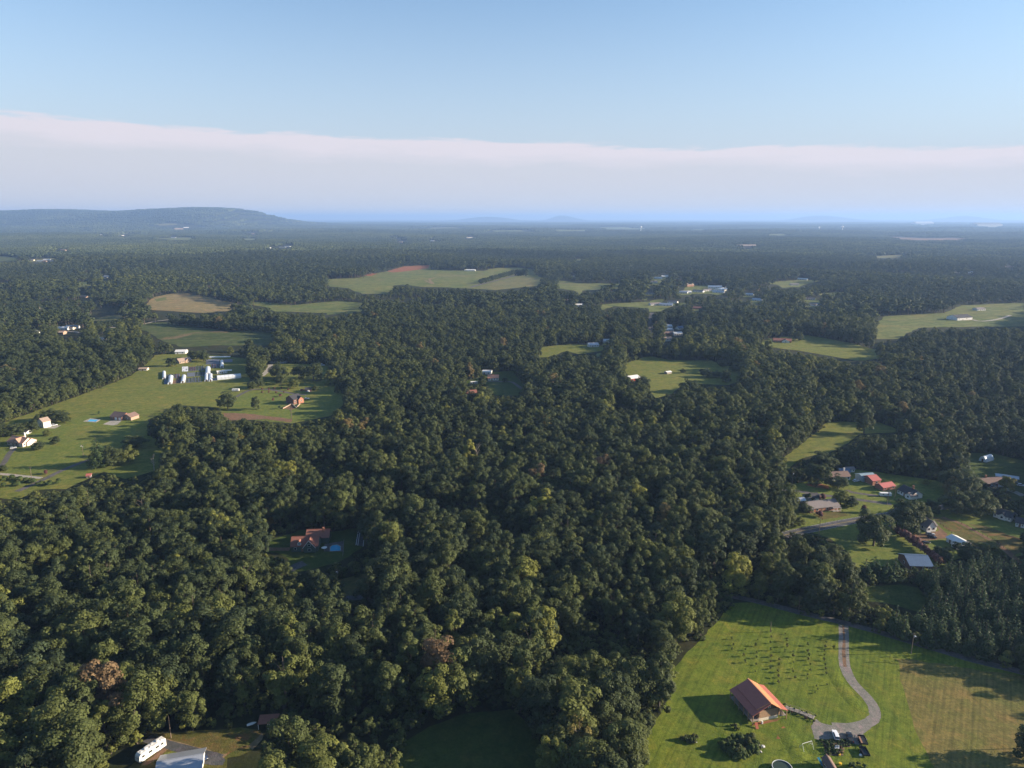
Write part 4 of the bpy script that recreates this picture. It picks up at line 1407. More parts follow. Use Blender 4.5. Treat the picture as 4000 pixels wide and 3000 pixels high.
for a in [('N', 1210, 905, 215, 245, .30, "huge broad oak on the lawn between the county road and the crape myrtle row"),
          ('N', 1410, 815, 215, 225, .26, "broad dark oak covering the lane beside the white gabled cottage"),
          ('N', 1520, 770, 120, 160, .30, "oak crowding the back of the dark oak by the cottage"),
          ('N', 1590, 685, 105, 95, .25, "round tree behind the oaks across from the white house with ramp"),
          ('N', 1765, 690, 180, 165, .24, "wide dark tree beside the county road before the brown-roofed house"),
          ('N', 1895, 690, 185, 155, .30, "broad tree on the right of the wide dark tree by the county road"),
          ('N', 1765, 535, 220, 140, .24, "spreading dark tree behind the county road trees"),
          ('N', 1900, 530, 85, 75, .30, "small round tree next to the brown-roofed house"),
          ('N', 840, 492, 165, 140, .30, "tree with bare trunk on red soil beside the brown-roofed white house"),
          ('N', 880, 410, 160, 135, .26, "tall tree behind the tree on red soil"),
          ('N', 975, 525, 112, 90, .16, "dense round dark tree in front of the brown-roofed white house"),
          ('N', 992, 632, 115, 112, .55, "light green spreading tree behind the right end of the brick ranch house"),
          ('N', 1065, 642, 88, 72, .30, "small spreading tree beside the light green tree at the ranch house"),
          ('N', 632, 780, 130, 225, .28, "tall leafy tree at the edge of the wood left of the brick ranch house"),
          ('N', 545, 560, 80, 115, .30, "slim tree at the left end of the side road"),
          ('N', 712, 772, 72, 64, .62, "small bright green tree by the county road bend"),
          ('N', 748, 685, 85, 70, .32, "small tree at the left end of the brick ranch house"),
          ('N', 1677, 1000, 120, 95, .22, "round dark green tree on the lawn by the white long shed"),
          ('N', 1768, 925, 60, 50, .30, "bushy tree against the white long shed"),
          ('N', 2088, 545, 95, 115, .88, "thin pale brown tree in front of the brown-roofed house"),
          ('N', 1560, 500, 40, 40, .75, "small tree on the lawn behind the red sheds"),
          ('N', 1840, 1000, 150, 120, .26, "broad tree at the lower end of the dry paddock"),
          ('N', 1985, 985, 170, 110, .55, "light green broad tree at the end of the farm track"),
          ('F', 1312, 437, 92, 95, .20, "dense round tree on the farm lawn beside the long meadow"),
          ('F', 1472, 442, 52, 76, .34, "slender tree on the lawn of the brick house with patio wall"),
          ('F', 650, 765, 110, 115, .34, "bushy tree beside the great pine on the farm lawn"),
          ('F', 740, 745, 90, 95, .55, "sunlit tree on the right of the bushy tree beside the great pine"),
          ('F', 780, 660, 125, 68, .45, "low spreading tree in the shade behind the great pine"),
          ('F', 226, 672, 62, 48, .24, "low round tree in front of the blush coloured house"),
          ('F', 316, 637, 55, 42, .24, "low round tree on the lawn between the blush house and the great pine"),
          ('F', 275, 592, 46, 36, .50, "thin small tree below the tall cream garage"),
          ('F', 985, 192, 56, 52, .20, "round dark tree beside the tan brick farmhouse"),
          ('F', 1135, 150, 90, 50, .30, "broad tree right of the tan brick farmhouse"),
          ('F', 1172, 165, 55, 60, .26, "dark tree at the back of the nursery beds"),
          ('F', 1600, 262, 88, 85, .20, "dark tree in front of the grey house with two gables"),
          ('F', 1617, 297, 62, 60, .45, "lighter tree in front of the dark tree by the grey house"),
          ('F', 1722, 262, 78, 80, .20, "round dark tree right of the grey house drive"),
          ('F', 1805, 275, 110, 105, .24, "big dark tree near the edge of the far wood by the grey house"),
          ('F', 1902, 298, 75, 92, .66, "yellow-green tree at the edge of the wood right of the grey house"),
          ('F', 1695, 318, 58, 50, .50, "small thin tree above the row of red shrubs"),
          ('F', 1455, 322, 55, 46, .40, "small tree at the bend of the farm drive"),
          ('F', 1492, 312, 52, 44, .34, "dark small tree next to the bend of the farm drive"),
          ('F', 1940, 350, 28, 60, .40, "narrow upright tree at the corner of the farm lawn"),
          ('F', 1815, 335, 32, 34, .34, "small tree beside the dark-roofed carport"),
          ('F', 20, 795, 46, 36, .26, "small dark tree beside the pale farm road"),
          ('S1', 2010, 690, 100, 95, .30, "large round tree beside the red-brown ranch house"),
          ('S1', 1275, 935, 90, 65, .30, "round tree at the right end of the open lawn"),
          ('S1', 1390, 985, 80, 60, .40, "low round tree behind the row of dark trees on the open lawn"),
          ('S1', 1085, 1005, 60, 50, .2, "small dark tree in the row on the open lawn"),
          ('S1', 1135, 1040, 110, 75, .2, "dark tree in the middle of the row on the open lawn"),
          ('S1', 1230, 1040, 85, 60, .25, "dark tree beside the middle tree of the row on the open lawn"),
          ('S1', 1310, 1085, 110, 115, .3, "large tree at the right end of the row on the open lawn"),
          ('S1', 965, 1180, 150, 120, .2, "big round tree at the lower corner of the open lawn"),
          ('S1', 905, 1000, 50, 40, .3, "small tree at the left end of the row on the open lawn"),
          ('S1', 520, 1120, 120, 90, .2, "dense round tree beside the red-sided barn"),
          ('S1', 690, 605, 85, 70, .2, "round tree between the street and the blue-white houses"),
          ('S1', 670, 670, 70, 65, .2, "dark tree at the lower end of the street"),
          ('S3', 1435, 380, 85, 110, .4, "tree beside the orange-roofed house"),
          ('S3', 1650, 350, 55, 50, .3, "small tree on the shaded lawn by the orange-roofed house")]:
    yard_tree(*a)
for k, (x, y, w, h) in enumerate([(20, 600, 80, 62), (75, 590, 80, 66), (130, 580, 80, 66), (185, 570, 75, 72), (225, 520, 60, 55), (290, 505, 90, 66), (350, 505, 85, 62), (375, 520, 50, 50), (0, 560, 80, 50)]):
    yard_tree('F', x, y, w, h, .22 + .05 * (k % 3), "dark hedgerow tree in the line behind the blush house and cream garage", group="hedgerow behind the blush house")
for k, (x, y) in enumerate([(1450, 140), (1455, 170), (1465, 200), (1470, 230), (1478, 255), (1485, 280), (1490, 220), (1500, 150), (1440, 110)]):
    yard_tree('F', x, y, 60, 75, .22 + .06 * (k % 3), "tree of the belt between the nursery and the grey house", group="tree belt beside the nursery")
for k in range(13):
    t = k / 12
    x, y = 1345 + (1655 - 1345) * t, 812 + (1030 - 812) * t
    yard_tree('N', x, y, 62 + 8 * (k % 3), 62 + 10 * (k % 2), .72 + .09 * (k % 4), "purplish crape myrtle in the row along the cottage drive", 'bush', "crape_myrtle", "crape myrtles along the cottage drive")
for x, y, lab in [(855, 712, "dark red shrub tree at the front corner of the brick ranch house"), (1145, 682, "dark red shrub tree on the lawn right of the brick ranch house"),
                  (868, 605, "reddish shrub tree behind the brick ranch house"), (785, 605, "dark shrub behind the left end of the brick ranch house")]:
    yard_tree('N', x, y, 55, 50, .85 if 'red' in lab else .2, lab, 'bush', "shrub")
for x, y in [(1510, 328), (1550, 330), (1580, 325), (1622, 325), (1510, 347), (1550, 347), (1590, 349), (1635, 350), (1660, 332)]:
    yard_tree('F', x, y, 14, 15, .82, "small reddish shrub in the row beside the farm drive", 'bush', "shrub", "red shrubs along the farm drive")
for x, y, lab in [(1615, 368, "small red ball shrub on the lawn nearest the brick house"), (1575, 392, "small red ball shrub alone on the farm lawn"), (1612, 438, "green shrub at the end of the patio wall"),
                  (572, 470, "small dark shrub alone in the mown grass behind the pool"), (265, 815, "reddish bush beside the junction of the farm roads")]:
    yard_tree('F', x, y, 22 if y < 800 else 42, 20 if y < 800 else 26, .85 if 'red' in lab else .25, lab, 'bush', "shrub")
for k, (x, y) in enumerate([(30, 850), (70, 845), (110, 850), (150, 860), (190, 862), (20, 890), (100, 880), (240, 880), (290, 875), (340, 865)]):
    yard_tree('F', x, y, 55, 28, .3 + .06 * (k % 4), "scrubby bush in the rough corner between the farm roads", 'bush', "scrub_bush", "scrub bushes between the farm roads")

HEDGES = [('FC', (905, 522), (1118, 462), 22, 26, 30, "tree of the straight belt across the central pasture", "belt across the central pasture"),
          ('FC', (1130, 470), (1195, 472), 6, 26, 38, "tree of the clump at the end of the central pasture belt", "clump at the end of the belt"),
          ('FL', (1060, 772), (1700, 825), 20, 46, 52, "tree of the hedge between the bean field and the pasture", "hedge beside the bean field"),
          ('FL', (570, 800), (880, 768), 14, 40, 44, "tree of the hedge below the strip of stubble", "hedge below the stubble strip"),
          ('FC', (1360, 535), (1390, 505), 6, 34, 34, "tree of the short hedge right of the central pasture", "short hedge right of the central pasture"),
          ('S3', (1100, 425), (1390, 425), 16, 34, 62, "conifer-like tree of the dark clipped hedge in the middle wood", "dark hedge in the middle wood")]
for sh_, a, b, n, w, h, lab, grp in HEDGES:
    for k in range(n):
        t = (k + .5) / n
        yard_tree(sh_, a[0] + (b[0] - a[0]) * t, a[1] + (b[1] - a[1]) * t + random.uniform(-1, 1), w * random.uniform(.85, 1.2), h * random.uniform(.85, 1.15), .2 + random.uniform(-.08, .1), lab, None, "hedge_tree", grp)

# the great white pine
gp = pine_proto(91, 24, 7.0, .12, 15, 6500, .42, NEEDLE, .12)
p = G('F', 572, 772)
tree("pine_tree", gp, p, 1.0, 1.0, .55, "great shaggy white pine towering over the farm lawn")
for x, y, lab in [(1150, 1130, "dark conifer at the left of the group below the lawn"), (1210, 1120, "tall conifer in the middle of the group below the lawn"), (1290, 1140, "wide conifer at the right of the group below the lawn"),
                  (1345, 1130, "conifer nearest the blue-roofed house")]:
    yard_tree('N', x, y, 105, 140, .4, lab, 'pine', "conifer_tree")
# trees along the meadow's right side and lane
for (sh, x, y, w, h, t, lab) in [('M', 2238, 640, 110, 120, .3, "tree at the right margin of the hay field below the lane"), ('M', 2250, 1075, 170, 190, .3, "broad tree by the lower right corner of the hay field"),
                                 ('M', 1435, 355, 52, 58, .66, "small yellow-green tree at the edge of the lane"), ('M', 1340, 330, 26, 30, .3, "little tree beside the lane post"),
                                 ('M', 1608, 420, 30, 46, .3, "small bush-like tree behind the lamp pole"),
                                 ('M', 90, 1120, 170, 210, .52, "broad sunlit tree at the lower edge of the meadow and shaded field")]:
    yard_tree(sh, x, y, w, h, t, lab)

# orchard saplings
SAPT = MB().tube((0, 0, -.1), (0, 0, 1.2), .035, .02, 5).mesh("trunk", BARK)
SAPC = [shrub_mesh(95 + i, .55, 1.5, 130, .13) for i in range(3)]
ORCH = []
for cx, cy0, cy1, n in [(640, 365, 490, 4), (765, 400, 600, 6), (838, 350, 590, 7), (925, 370, 500, 4), (890, 515, 660, 5), (968, 470, 640, 6), (1050, 440, 640, 8), (1138, 415, 610, 8), (1090, 660, 715, 3), (1180, 455, 460, 1), (1145, 655, 660, 1), (700, 450, 560, 3)]:
    for i in range(n):
        ORCH.append((cx + random.uniform(-8, 8), cy0 + (cy1 - cy0) * (i + .5) / n + random.uniform(-6, 6)))
for x, y in ORCH:
    p = G('M', x, y)
    s = random.uniform(.7, 1.5)
    r_, t_, c_ = tree("orchard_sapling", (SAPT, SAPC[random.randrange(3)]), p, s, s * random.uniform(.8, 1.1), random.uniform(.4, .62), "small young fruit sapling planted in rows in the mown meadow", "sapling", "orchard saplings in the meadow")

# ------------------------------------------------------------------ buildings
def add_window(parent, x, y, z, w, h, face):
    """face: 'f' (-y), 'b' (+y), 'l' (-x), 'r' (+x); a framed window with its pane as a sub-part"""
    d = .10
    ax = face in 'fb'
    sgn = -1 if face in 'fl' else 1
    c = (x, y + sgn * .03, z) if ax else (x + sgn * .03, y, z)
    o = MB().box(c, (w, d, h) if ax else (d, w, h)).build("window", TRIM, parent)
    c2 = (x, y + sgn * .06, z) if ax else (x + sgn * .06, y, z)
    MB().box(c2, (w - .22, d, h - .22) if ax else (d, w - .22, h - .22)).build("pane", GLASS, o)
    return o


def add_door(parent, x, y, w, h, face, m=None, name="door", z0=.05):
    ax = face in 'fb'
    sgn = -1 if face in 'fl' else 1
    c = (x, y + sgn * .04, z0 + h / 2) if ax else (x + sgn * .04, y, z0 + h / 2)
    o = MB().box(c, (w, .12, h) if ax else (.12, w, h)).build(name, m or TRIM, parent)
    if name == "door":
        k = .38 * w
        hc = (x + k, y + sgn * .13, z0 + 1.0) if ax else (x + sgn * .13, y + k, z0 + 1.0)
        MB().box(hc, (.1, .1, .1)).build("handle", STEEL, o)
    return o


def gable_block(parent, L, W, h, rise, ridge='x', at=(0, 0), z0=0.0, wallm=None, roofm=None, ov=.5, th=.2, names=("walls", "roof")):
    """walls and a pitched roof; the ridge runs along local x or y"""
    l, w = (L, W) if ridge == 'x' else (W, L)
    ws = MB().prism([(-w / 2, z0), (w / 2, z0), (w / 2, z0 + h), (0, z0 + h + rise * .985), (-w / 2, z0 + h)], -l / 2, l / 2)
    sl = rise / (w / 2)
    ze = z0 + h - sl * ov + .02
    zt = z0 + h + rise + .06
    rf = MB()
    x0, x1 = -l / 2 - ov, l / 2 + ov
    rf.slab([(x0, -w / 2 - ov, ze + .06), (x1, -w / 2 - ov, ze + .06), (x1, 0, zt), (x0, 0, zt)], th)
    rf.slab([(x0, w / 2 + ov, ze + .06), (x0, 0, zt), (x1, 0, zt), (x1, w / 2 + ov, ze + .06)], th)
    rc = MB().box((0, 0, zt + .02), (l + 2 * ov, .35, .10))
    for b in (ws, rf, rc):
        if ridge == 'y':
            b.rot(math.pi / 2)
        b.move(at[0], at[1])
    wo = ws.build(names[0], wallm, parent)
    ro = rf.build(names[1], roofm, parent)
    rc.build("ridge_cap", roofm, ro)
    return wo, ro


def house(name, label, sh, a, b, depth, h, rise, wallm, roofm, ridge='x', wins=(3, 1, 1), door=True, chimney=None, wings=(), cat="house", group=None, garage=(), porch=None, ov=.5, minL=None):
    """front base line runs from a to b on a sheet; the house reaches depth metres back from it"""
    A_, B_ = G(sh, *a), G(sh, *b)
    d = B_ - A_
    L = max(Vector((d.x, d.y)).length, minL or 2.0)
    rz = math.atan2(d.y, d.x)
    mid = (A_ + B_) / 2
    ctr = mid + Vector((-math.sin(rz), math.cos(rz), 0)) * depth / 2
    ctr.z = float(hgt(ctr.x, ctr.y))
    root = empty(name, ctr, rz, label, cat, group)
    z0 = .0
    wo, ro = gable_block(root, L, depth, h, rise, ridge, (0, 0), z0, wallm, roofm, ov)
    MB().box((0, 0, -.1), (L + .1, depth + .1, .55)).build("foundation", CONCRETE, root)
    nf, nl, nr = wins
    yb = -depth / 2
    slots = nf + (1 if door else 0) + len(garage)
    for i in range(nf):
        k = i + (1 if door and i >= nf // 2 else 0)
        add_window(root, -L / 2 + L * (k + .5) / max(slots, 1), yb, h * .58, min(1.5, L / slots * .5), min(1.5, h * .45), 'f')
    if door:
        add_door(root, -L / 2 + L * (nf // 2 + .5) / slots, yb, 1.1, 2.1, 'f', WOOD, z0=.18)
    for i, gw in enumerate(garage):
        add_door(root, -L / 2 + L * (slots - len(garage) + i + .5) / slots, yb, gw, min(2.6, h * .85), 'f', TRIM, "garage_door", .16)
    for i in range(nl):
        add_window(root, -L / 2, -depth / 2 + depth * (i + .5) / nl, h * .58, 1.2, min(1.4, h * .45), 'l')
    for i in range(nr):
        add_window(root, L / 2, -depth / 2 + depth * (i + .5) / nr, h * .58, 1.2, min(1.4, h * .45), 'r')
    if chimney:
        cx, cy, m = chimney
        cb = MB().box((cx * L / 2, cy * depth / 2, h + rise * .7 + .4), (1.0, .8, rise + 1.4))
        cb.box((cx * L / 2, cy * depth / 2, h + rise * 1.2 + 1.15), (1.15, .95, .2))
        cb.build("chimney", m, ro)
    for (ox, oy, wl_, ww_, hh, rr, rg, wm, rm) in wings:
        gable_block(root, wl_, ww_, hh, rr, rg, (ox * L / 2, oy * depth / 2), 0.0, wm, rm, .4, names=("wing_walls", "wing_roof"))
        fy = oy * depth / 2 - ww_ / 2
        if rg == 'y':
            add_window(root, ox * L / 2, fy, hh * .6, 1.4, 1.3, 'f')
    if porch:
        x0, x1, dp = porch
        xa, xb = x0 * L / 2, x1 * L / 2
        pr = MB().slab([(xa, yb - dp, 2.3), (xb, yb - dp, 2.3), (xb, yb - ov * .4, h - .25), (xa, yb - ov * .4, h - .25)], .15).build("porch_roof", roofm, root)
        MB().box(((xa + xb) / 2, yb - dp / 2, .12), (xb - xa, dp - .06, .2)).build("porch_floor", CONCRETE, root)
        for t in (0.04, .5, .96):
            MB().box((xa + (xb - xa) * t, yb - dp + .15, 1.25), (.16, .16, 2.1)).build("porch_post", TRIM, root)
    return root


# right neighbourhood
house("brick_house", "long brick ranch house with grey-brown roof above the county road", 'A', (680, 848), (1150, 792), 10, 2.9, 2.4, BRICK, R_GREY, wins=(5, 1, 2), chimney=(.2, .5, BRICKD), porch=(.45, .98, 2.2))
house("carport", "dark green roofed carport behind the brick ranch house", 'A', (650, 660), (830, 640), 6, 2.6, 1.3, W_BLUE, R_DARK, wins=(1, 0, 0), door=False, cat="carport")
house("garden_shed", "small grey shed half hidden by a tree left of the brick ranch house", 'A', (470, 700), (600, 690), 4, 2.2, 1.1, GREYW, R_SILVER, wins=(1, 0, 0), cat="shed")
house("white_house", "white house with brown roof behind a dense round tree", 'A', (1010, 328), (1330, 312), 9, 2.8, 2.2, WHITE, R_BROWN, wins=(4, 1, 2), chimney=(.8, .3, WHITE))
house("garden_shed", "blue-roofed shed behind the brown-roofed white house", 'A', (1170, 222), (1330, 226), 6, 2.3, 1.2, GREYW, R_BLUE, wins=(1, 0, 0), cat="shed")
house("garden_shed", "white shed in the shade behind the blue-roofed shed", 'A', (1270, 190), (1400, 185), 4, 2.4, 1.0, WHITE, R_GREY, wins=(2, 0, 0), cat="shed")
house("metal_garage", "blue-grey metal garage behind the red-roofed barn", 'A', (1540, 345), (1745, 325), 8, 3.2, 1.3, W_BLUE, W_BLUE, wins=(1, 0, 0), cat="garage")
house("red_barn", "red-roofed garage with two white doors in its gable", 'A', (1692, 402), (1822, 385), 10, 3.4, 2.0, BRICK, R_RED, wins=(1, 0, 1), door=False, cat="barn")
house("red_shed", "low brick shed with bright red metal roof beside the white house with ramp", 'A', (1865, 490), (2055, 458), 7, 2.4, 1.6, BRICK, R_RED, wins=(2, 0, 1), cat="shed")
house("white_house", "white house with black roof, front gable and white entrance ramp", 'B', (528, 602), (705, 685), 9, 2.9, 2.6, WHITE, R_DARK, wins=(4, 1, 1), chimney=(.2, .2, BRICK),
      wings=((.78, -.7, 4.5, 5.0, 2.7, 1.6, 'y', WHITE, R_GREY),))
house("white_cottage", "white cottage with steep gable and grey shingle roof by the gravel yard", 'B', (915, 1120), (1035, 1108), 13, 3.2, 3.6, WHITE, R_GREY, 'y', wins=(2, 2, 1), door=False, wings=((.9, -.35, 5, 5, 2.8, 1.6, 'x', WHITE, R_GREY),))
house("long_shed", "long open shed with white metal roof beside the gravel yard", 'B', (1175, 1243), (1370, 1348), 7, 2.6, 1.3, WHITE, R_WHITE, wins=(1, 1, 0), cat="shed", porch=(.2, .98, 2.5))
house("blue_roof_house", "house with wide blue metal roof at the edge of the pines", 'B', (690, 1640), (985, 1650), 13, 3.4, 2.6, BRICKD, R_BLUE, wins=(3, 1, 1))
house("brown_house", "brick house with brown roof and white garage doors beside the pale thin tree", 'B', (1650, 525), (1965, 515), 10, 2.8, 2.2, BRICK, R_BROWN, wins=(3, 1, 1), garage=(2.6, 2.6), chimney=(-.3, 0, BRICK))
house("mobile_home", "long pale mobile home behind the brown-roofed brick house", 'B', (1835, 418), (2130, 462), 5, 2.7, .9, GREYW, R_SILVER, wins=(4, 1, 0))
house("white_house", "white house with dark roof among shaded trees past the farm track", 'B', (1800, 915), (2030, 985), 9, 2.8, 2.0, WHITE, R_DARK, wins=(4, 1, 0), wings=((0, -.6, 4, 4.5, 2.6, 1.4, 'y', WHITE, R_DARK),))
house("white_house", "small white house with dark roof at the far end of the dry paddock", 'B', (2095, 1045), (2240, 1075), 8, 2.8, 1.9, WHITE, R_DARK, wins=(3, 1, 0))
# left farm
house("blush_house", "blush coloured farmhouse with salmon roof and white chimney by a drive", 'L1', (110, 512), (330, 542), 10, 3.2, 3.2, PINKW, R_SALMON, wins=(2, 1, 3), garage=(2.8,), chimney=(-.1, .9, WHITE),
      wings=((.25, -.35, 5, 6.5, 4.0, 2.4, 'y', PINKW, R_SALMON), (.75, .4, 6, 8, 3.2, 2.2, 'x', PINKW, R_SALMON)))
house("cream_garage", "tall two-storey cream garage with two white doors and tan roof", 'L1', (632, 268), (738, 243), 9, 5.6, 2.4, CREAM, R_TAN, wins=(0, 1, 1), door=False, garage=(3.0, 3.0), cat="garage")
house("brick_house", "brick house with dark brown roof and two garage doors beside a pool", 'L1', (1590, 142), (1755, 160), 11, 3.0, 3.0, BRICK, R_BROWN, wins=(1, 1, 3), door=False, garage=(2.6, 2.6),
      wings=((1.45, .35, 9, 9, 3.0, 2.4, 'y', BRICKT, R_BROWN),))
house("carport", "low dark-roofed carport behind the blush farmhouse", 'L1', (260, 352), (385, 358), 5, 2.4, .9, WHITE, R_DARK, wins=(1, 0, 0), door=False, cat="carport")
house("tool_shed", "tiny red-roofed pump shed alone on the grass by the wood", 'L1', (1250, 990), (1305, 985), 3, 1.9, .9, PINKW, R_RED, wins=(0, 0, 0), cat="shed")
house("tan_house", "tan brick farmhouse with tan hipped gables behind the nursery", 'L2', (455, 178), (575, 160), 10, 2.9, 2.8, BRICKT, R_TAN, wins=(4, 1, 1), wings=((.35, -.6, 6, 5, 2.8, 2.2, 'y', BRICKT, R_TAN),))
house("white_roof_barn", "barn with wide white metal roof behind the tan farmhouse", 'L2', (412, 85), (515, 82), 12, 3.2, 1.8, WHITE, R_WHITE, wins=(1, 0, 0), cat="barn")
house("farm_shed", "low tan-roofed shed at the left edge of the farm lawn", 'L2', (55, 248), (135, 246), 7, 2.2, 1.2, CREAM, R_TAN, wins=(2, 0, 0), cat="shed")
house("grey_house", "grey house with dark roof, two front gables and a pale drive", 'L2', (1395, 172), (1495, 174), 13, 3.2, 3.6, GREYW, R_DARK, wins=(3, 1, 1), door=True,
      wings=((-1.35, -.3, 10, 9, 3.0, 3.0, 'y', GREYW, R_DARK), (.3, -.8, 6, 5, 3.0, 2.4, 'y', GREYW, R_DARK)))
house("brick_house", "two-storey dark brick house with black gables above a patio wall", 'L2', (1578, 580), (1660, 560), 12, 5.0, 3.2, BRICKD, R_DARK, wins=(2, 1, 2),
      wings=((.6, -.3, 6, 11, 4.4, 2.6, 'y', BRICK, R_DARK),))
house("carport", "dark-roofed carport with parked cars above the brick house", 'L2', (1690, 455), (1750, 452), 7, 2.6, 1.2, BRICKD, R_DARK, wins=(0, 0, 0), door=False, cat="carport")
house("nursery_office", "low white building beside the long greenhouse", 'L2', (828, 280), (925, 270), 5, 2.6, .8, WHITE, R_WHITE, wins=(4, 1, 0), cat="building")
# middle
house("orange_house", "white house with orange metal roof in a clearing of the middle wood", 'S3', (1490, 335), (1590, 335), 13, 2.9, 2.2, WHITE, R_ORANGE, wins=(3, 1, 1))
house("white_roof_garage", "garage with white metal roof behind the orange-roofed house", 'S3', (1435, 275), (1515, 278), 9, 2.8, 1.5, WHITE, R_WHITE, wins=(1, 0, 0), cat="garage")
house("camper", "white camper parked on the lawn left of the orange-roofed house", 'S3', (1325, 370), (1390, 366), 3, 2.3, .35, WHITE, R_WHITE, wins=(3, 0, 0), cat="camper", ov=.1)
house("brown_house", "brown-roofed house peeking out of the wood below a conifer hedge", 'S3', (1290, 482), (1385, 476), 9, 2.8, 2.0, BRICKT, R_RUST, wins=(3, 1, 0))
house("red_barn", "white-roofed barn with orange-red side half hidden by a round tree", 'S1', (405, 1085), (495, 1072), 12, 3.4, 2.0, P_RED, R_WHITE, wins=(1, 0, 1), cat="barn")
house("field_shelter", "small white-roofed field shelter on the open lawn", 'S1', (752, 1012), (795, 1006), 5, 2.2, .8, GREYWOOD, R_WHITE, wins=(0, 0, 0), door=False, cat="shed")
house("ranch_house", "long red-brown ranch house with white porch on the ridge lawn", 'S1', (1772, 705), (1945, 712), 12, 3.0, 2.4, BRICK, R_RUST, wins=(4, 1, 1), wings=((.35, -.7, 10, 7, 2.8, 2.2, 'y', WHITE, R_RUST),))
house("white_barn", "big white barn with dark roof standing in the horse pasture", 'FR', (1800, 747), (1892, 742), 22, 5.0, 4.0, WHITE, R_DARK, wins=(2, 1, 1), garage=(5.0,), cat="barn")
house("white_house", "white house under trees at the back of the horse pasture", 'FR', (1925, 686), (1975, 684), 12, 3.2, 2.4, WHITE, R_GREY, wins=(3, 0, 1), minL=16)
for k, (x, y, L, wm, rm, lab) in enumerate([
        (760, 572, 16, WHITE, R_SILVER, "white street house with silver roof furthest up the street"), (765, 605, 17, WHITE, R_BLUE, "white street house with blue roof in the middle of the row"),
        (775, 640, 18, BRICK, R_BROWN, "brick street house with brown roof beside the concrete drive"), (742, 695, 20, WHITE, R_TAN, "white street house with tan roof at the near end of the row"),
        (905, 585, 16, WHITE, R_BLUE, "blue-roofed garage house behind the street houses"), (862, 642, 14, WHITE, R_WHITE, "long white-roofed shed across from the brick street house")]):
    house("street_house", lab, 'S1', (x - 30, y), (x + 30, y - 3), 10, 3.0, 2.2, wm, rm, wins=(3, 1, 1), minL=L, cat="house")
for k, (sh, x, y, L, wm, rm) in enumerate(VILL):
    wn_ = {"white_paint": "white", "brick": "red brick", "dark_brick": "dark brick", "blue_grey_metal_wall": "blue-grey"}[wm.name]
    rn_ = rm.name.replace("_shingle", "").replace("_metal_roof", "").replace("_", " ")
    house("village_house", "small %s house with %s roof among the trees of the middle village" % (wn_, rn_), sh, (x - 12, y), (x + 12, y + random.choice((-1, 0, 1, 1.5))), 10, 3.0, 2.4, wm, rm, wins=(3, 1, 1), minL=L, group="houses of the middle village")
house("village_hall", "large grey-roofed hall in the middle village", 'S1', (1150, 190), (1280, 192), 22, 4.5, 2.5, WHITE, R_SILVER, wins=(5, 1, 1), cat="building")
house("village_hall", "second wide blue-grey roofed hall at the right of the village", 'S1', (1275, 218), (1370, 205), 22, 4.5, 2.5, WHITE, R_SILVER, wins=(5, 1, 1), cat="building")
house("brick_house", "steep orange-brick gabled house on the village green", 'S1', (945, 172), (1010, 168), 12, 4.0, 4.5, BRICK, R_TAN, wins=(3, 1, 1), minL=20)
house("brick_house", "low orange-brick building at the right of the village", 'S1', (1612, 208), (1675, 204), 14, 3.0, 1.6, R_ORANGE, R_TAN, wins=(4, 1, 1), minL=26)
house("mobile_home", "white mobile home at the left edge of the near woods", 'S2', (293, 742), (375, 740), 7, 3.0, 1.0, WHITE, R_WHITE, wins=(3, 1, 0))
for k, (sh, x, y, L) in enumerate(FARH):
    lab_ = ("tiny white building with white roof far off among the hazy woods", "tiny cream building with grey roof far off among the hazy woods", "tiny white building with silver roof far off among the hazy woods", "tiny tan brick building far off among the hazy woods")[k % 4]
    house("far_house", lab_, sh, (x - 3, y), (x + 3, y), max(10, L * .35), max(3.4, L * .10), max(2, L * .05), (WHITE, CREAM, WHITE, BRICKT)[k % 4], (R_WHITE, R_GREY, R_SILVER, R_TAN)[k % 4], wins=(2, 0, 0), minL=L,
          group="tiny buildings in the hazy distance", cat="building")

# red-brown house with the dormer and pool in the wood
def pool_house():
    c = G('W', 600, 330)
    root = empty("gabled_house", c, math.radians(4), "green gabled house with red-brown roof and dormer in the near wood clearing", "house")
    gm = mat("green_siding", (.10, .13, .10), (.08, .11, .085), .7, 1)
    gable_block(root, 14, 9, 3.4, 3.4, 'x', (0, 4.5), 0, gm, R_RUST, .5)
    gable_block(root, 12, 8, 3.4, 3.0, 'x', (5, 14), 0, gm, R_RUST, .5, names=("wing_walls", "wing_roof"))
    gable_block(root, 6, 7, 3.4, 3.6, 'y', (3, 1.8), 0, gm, R_RUST, .5, names=("front_gable", "front_gable_roof"))
    gable_block(root, 1.8, 2.4, 1.6, 1.0, 'y', (-2.6, 1.2), 3.7, WHITE, R_RUST, .25, names=("dormer", "dormer_roof"))
    add_window(root, -2.6, 0.0, 4.6, 1.0, 1.0, 'f')
    add_window(root, 3, -1.7, 4.4, 1.6, 1.2, 'f')
    add_window(root, 3, -1.7, 1.7, 1.8, 1.4, 'f')
    add_window(root, -4.8, 0.0, 1.8, 1.4, 1.4, 'f')
    add_door(root, -1.2, 0.0, 1.1, 2.1, 'f', WOOD)
    t = MB()
    for s in (-1, 1):
        t.slab([(3 + s * 3.6, -2.32, 2.9), (3 + s * 3.3, -2.32, 2.9), (3, -2.32, 7.0), (3, -2.32, 7.35)], .02)
    t.build("gable_trim", TRIM, root)
    MB().box((8, 12.5, 7.0), (.9, .9, 2.2)).build("chimney", BRICK, root)


pool_house()
PD = [G('W', *p) for p in [(835, 330), (845, 235), (1085, 200), (1075, 330)]]
sheet("pool_deck", OLDASPHALT, PD, .05)


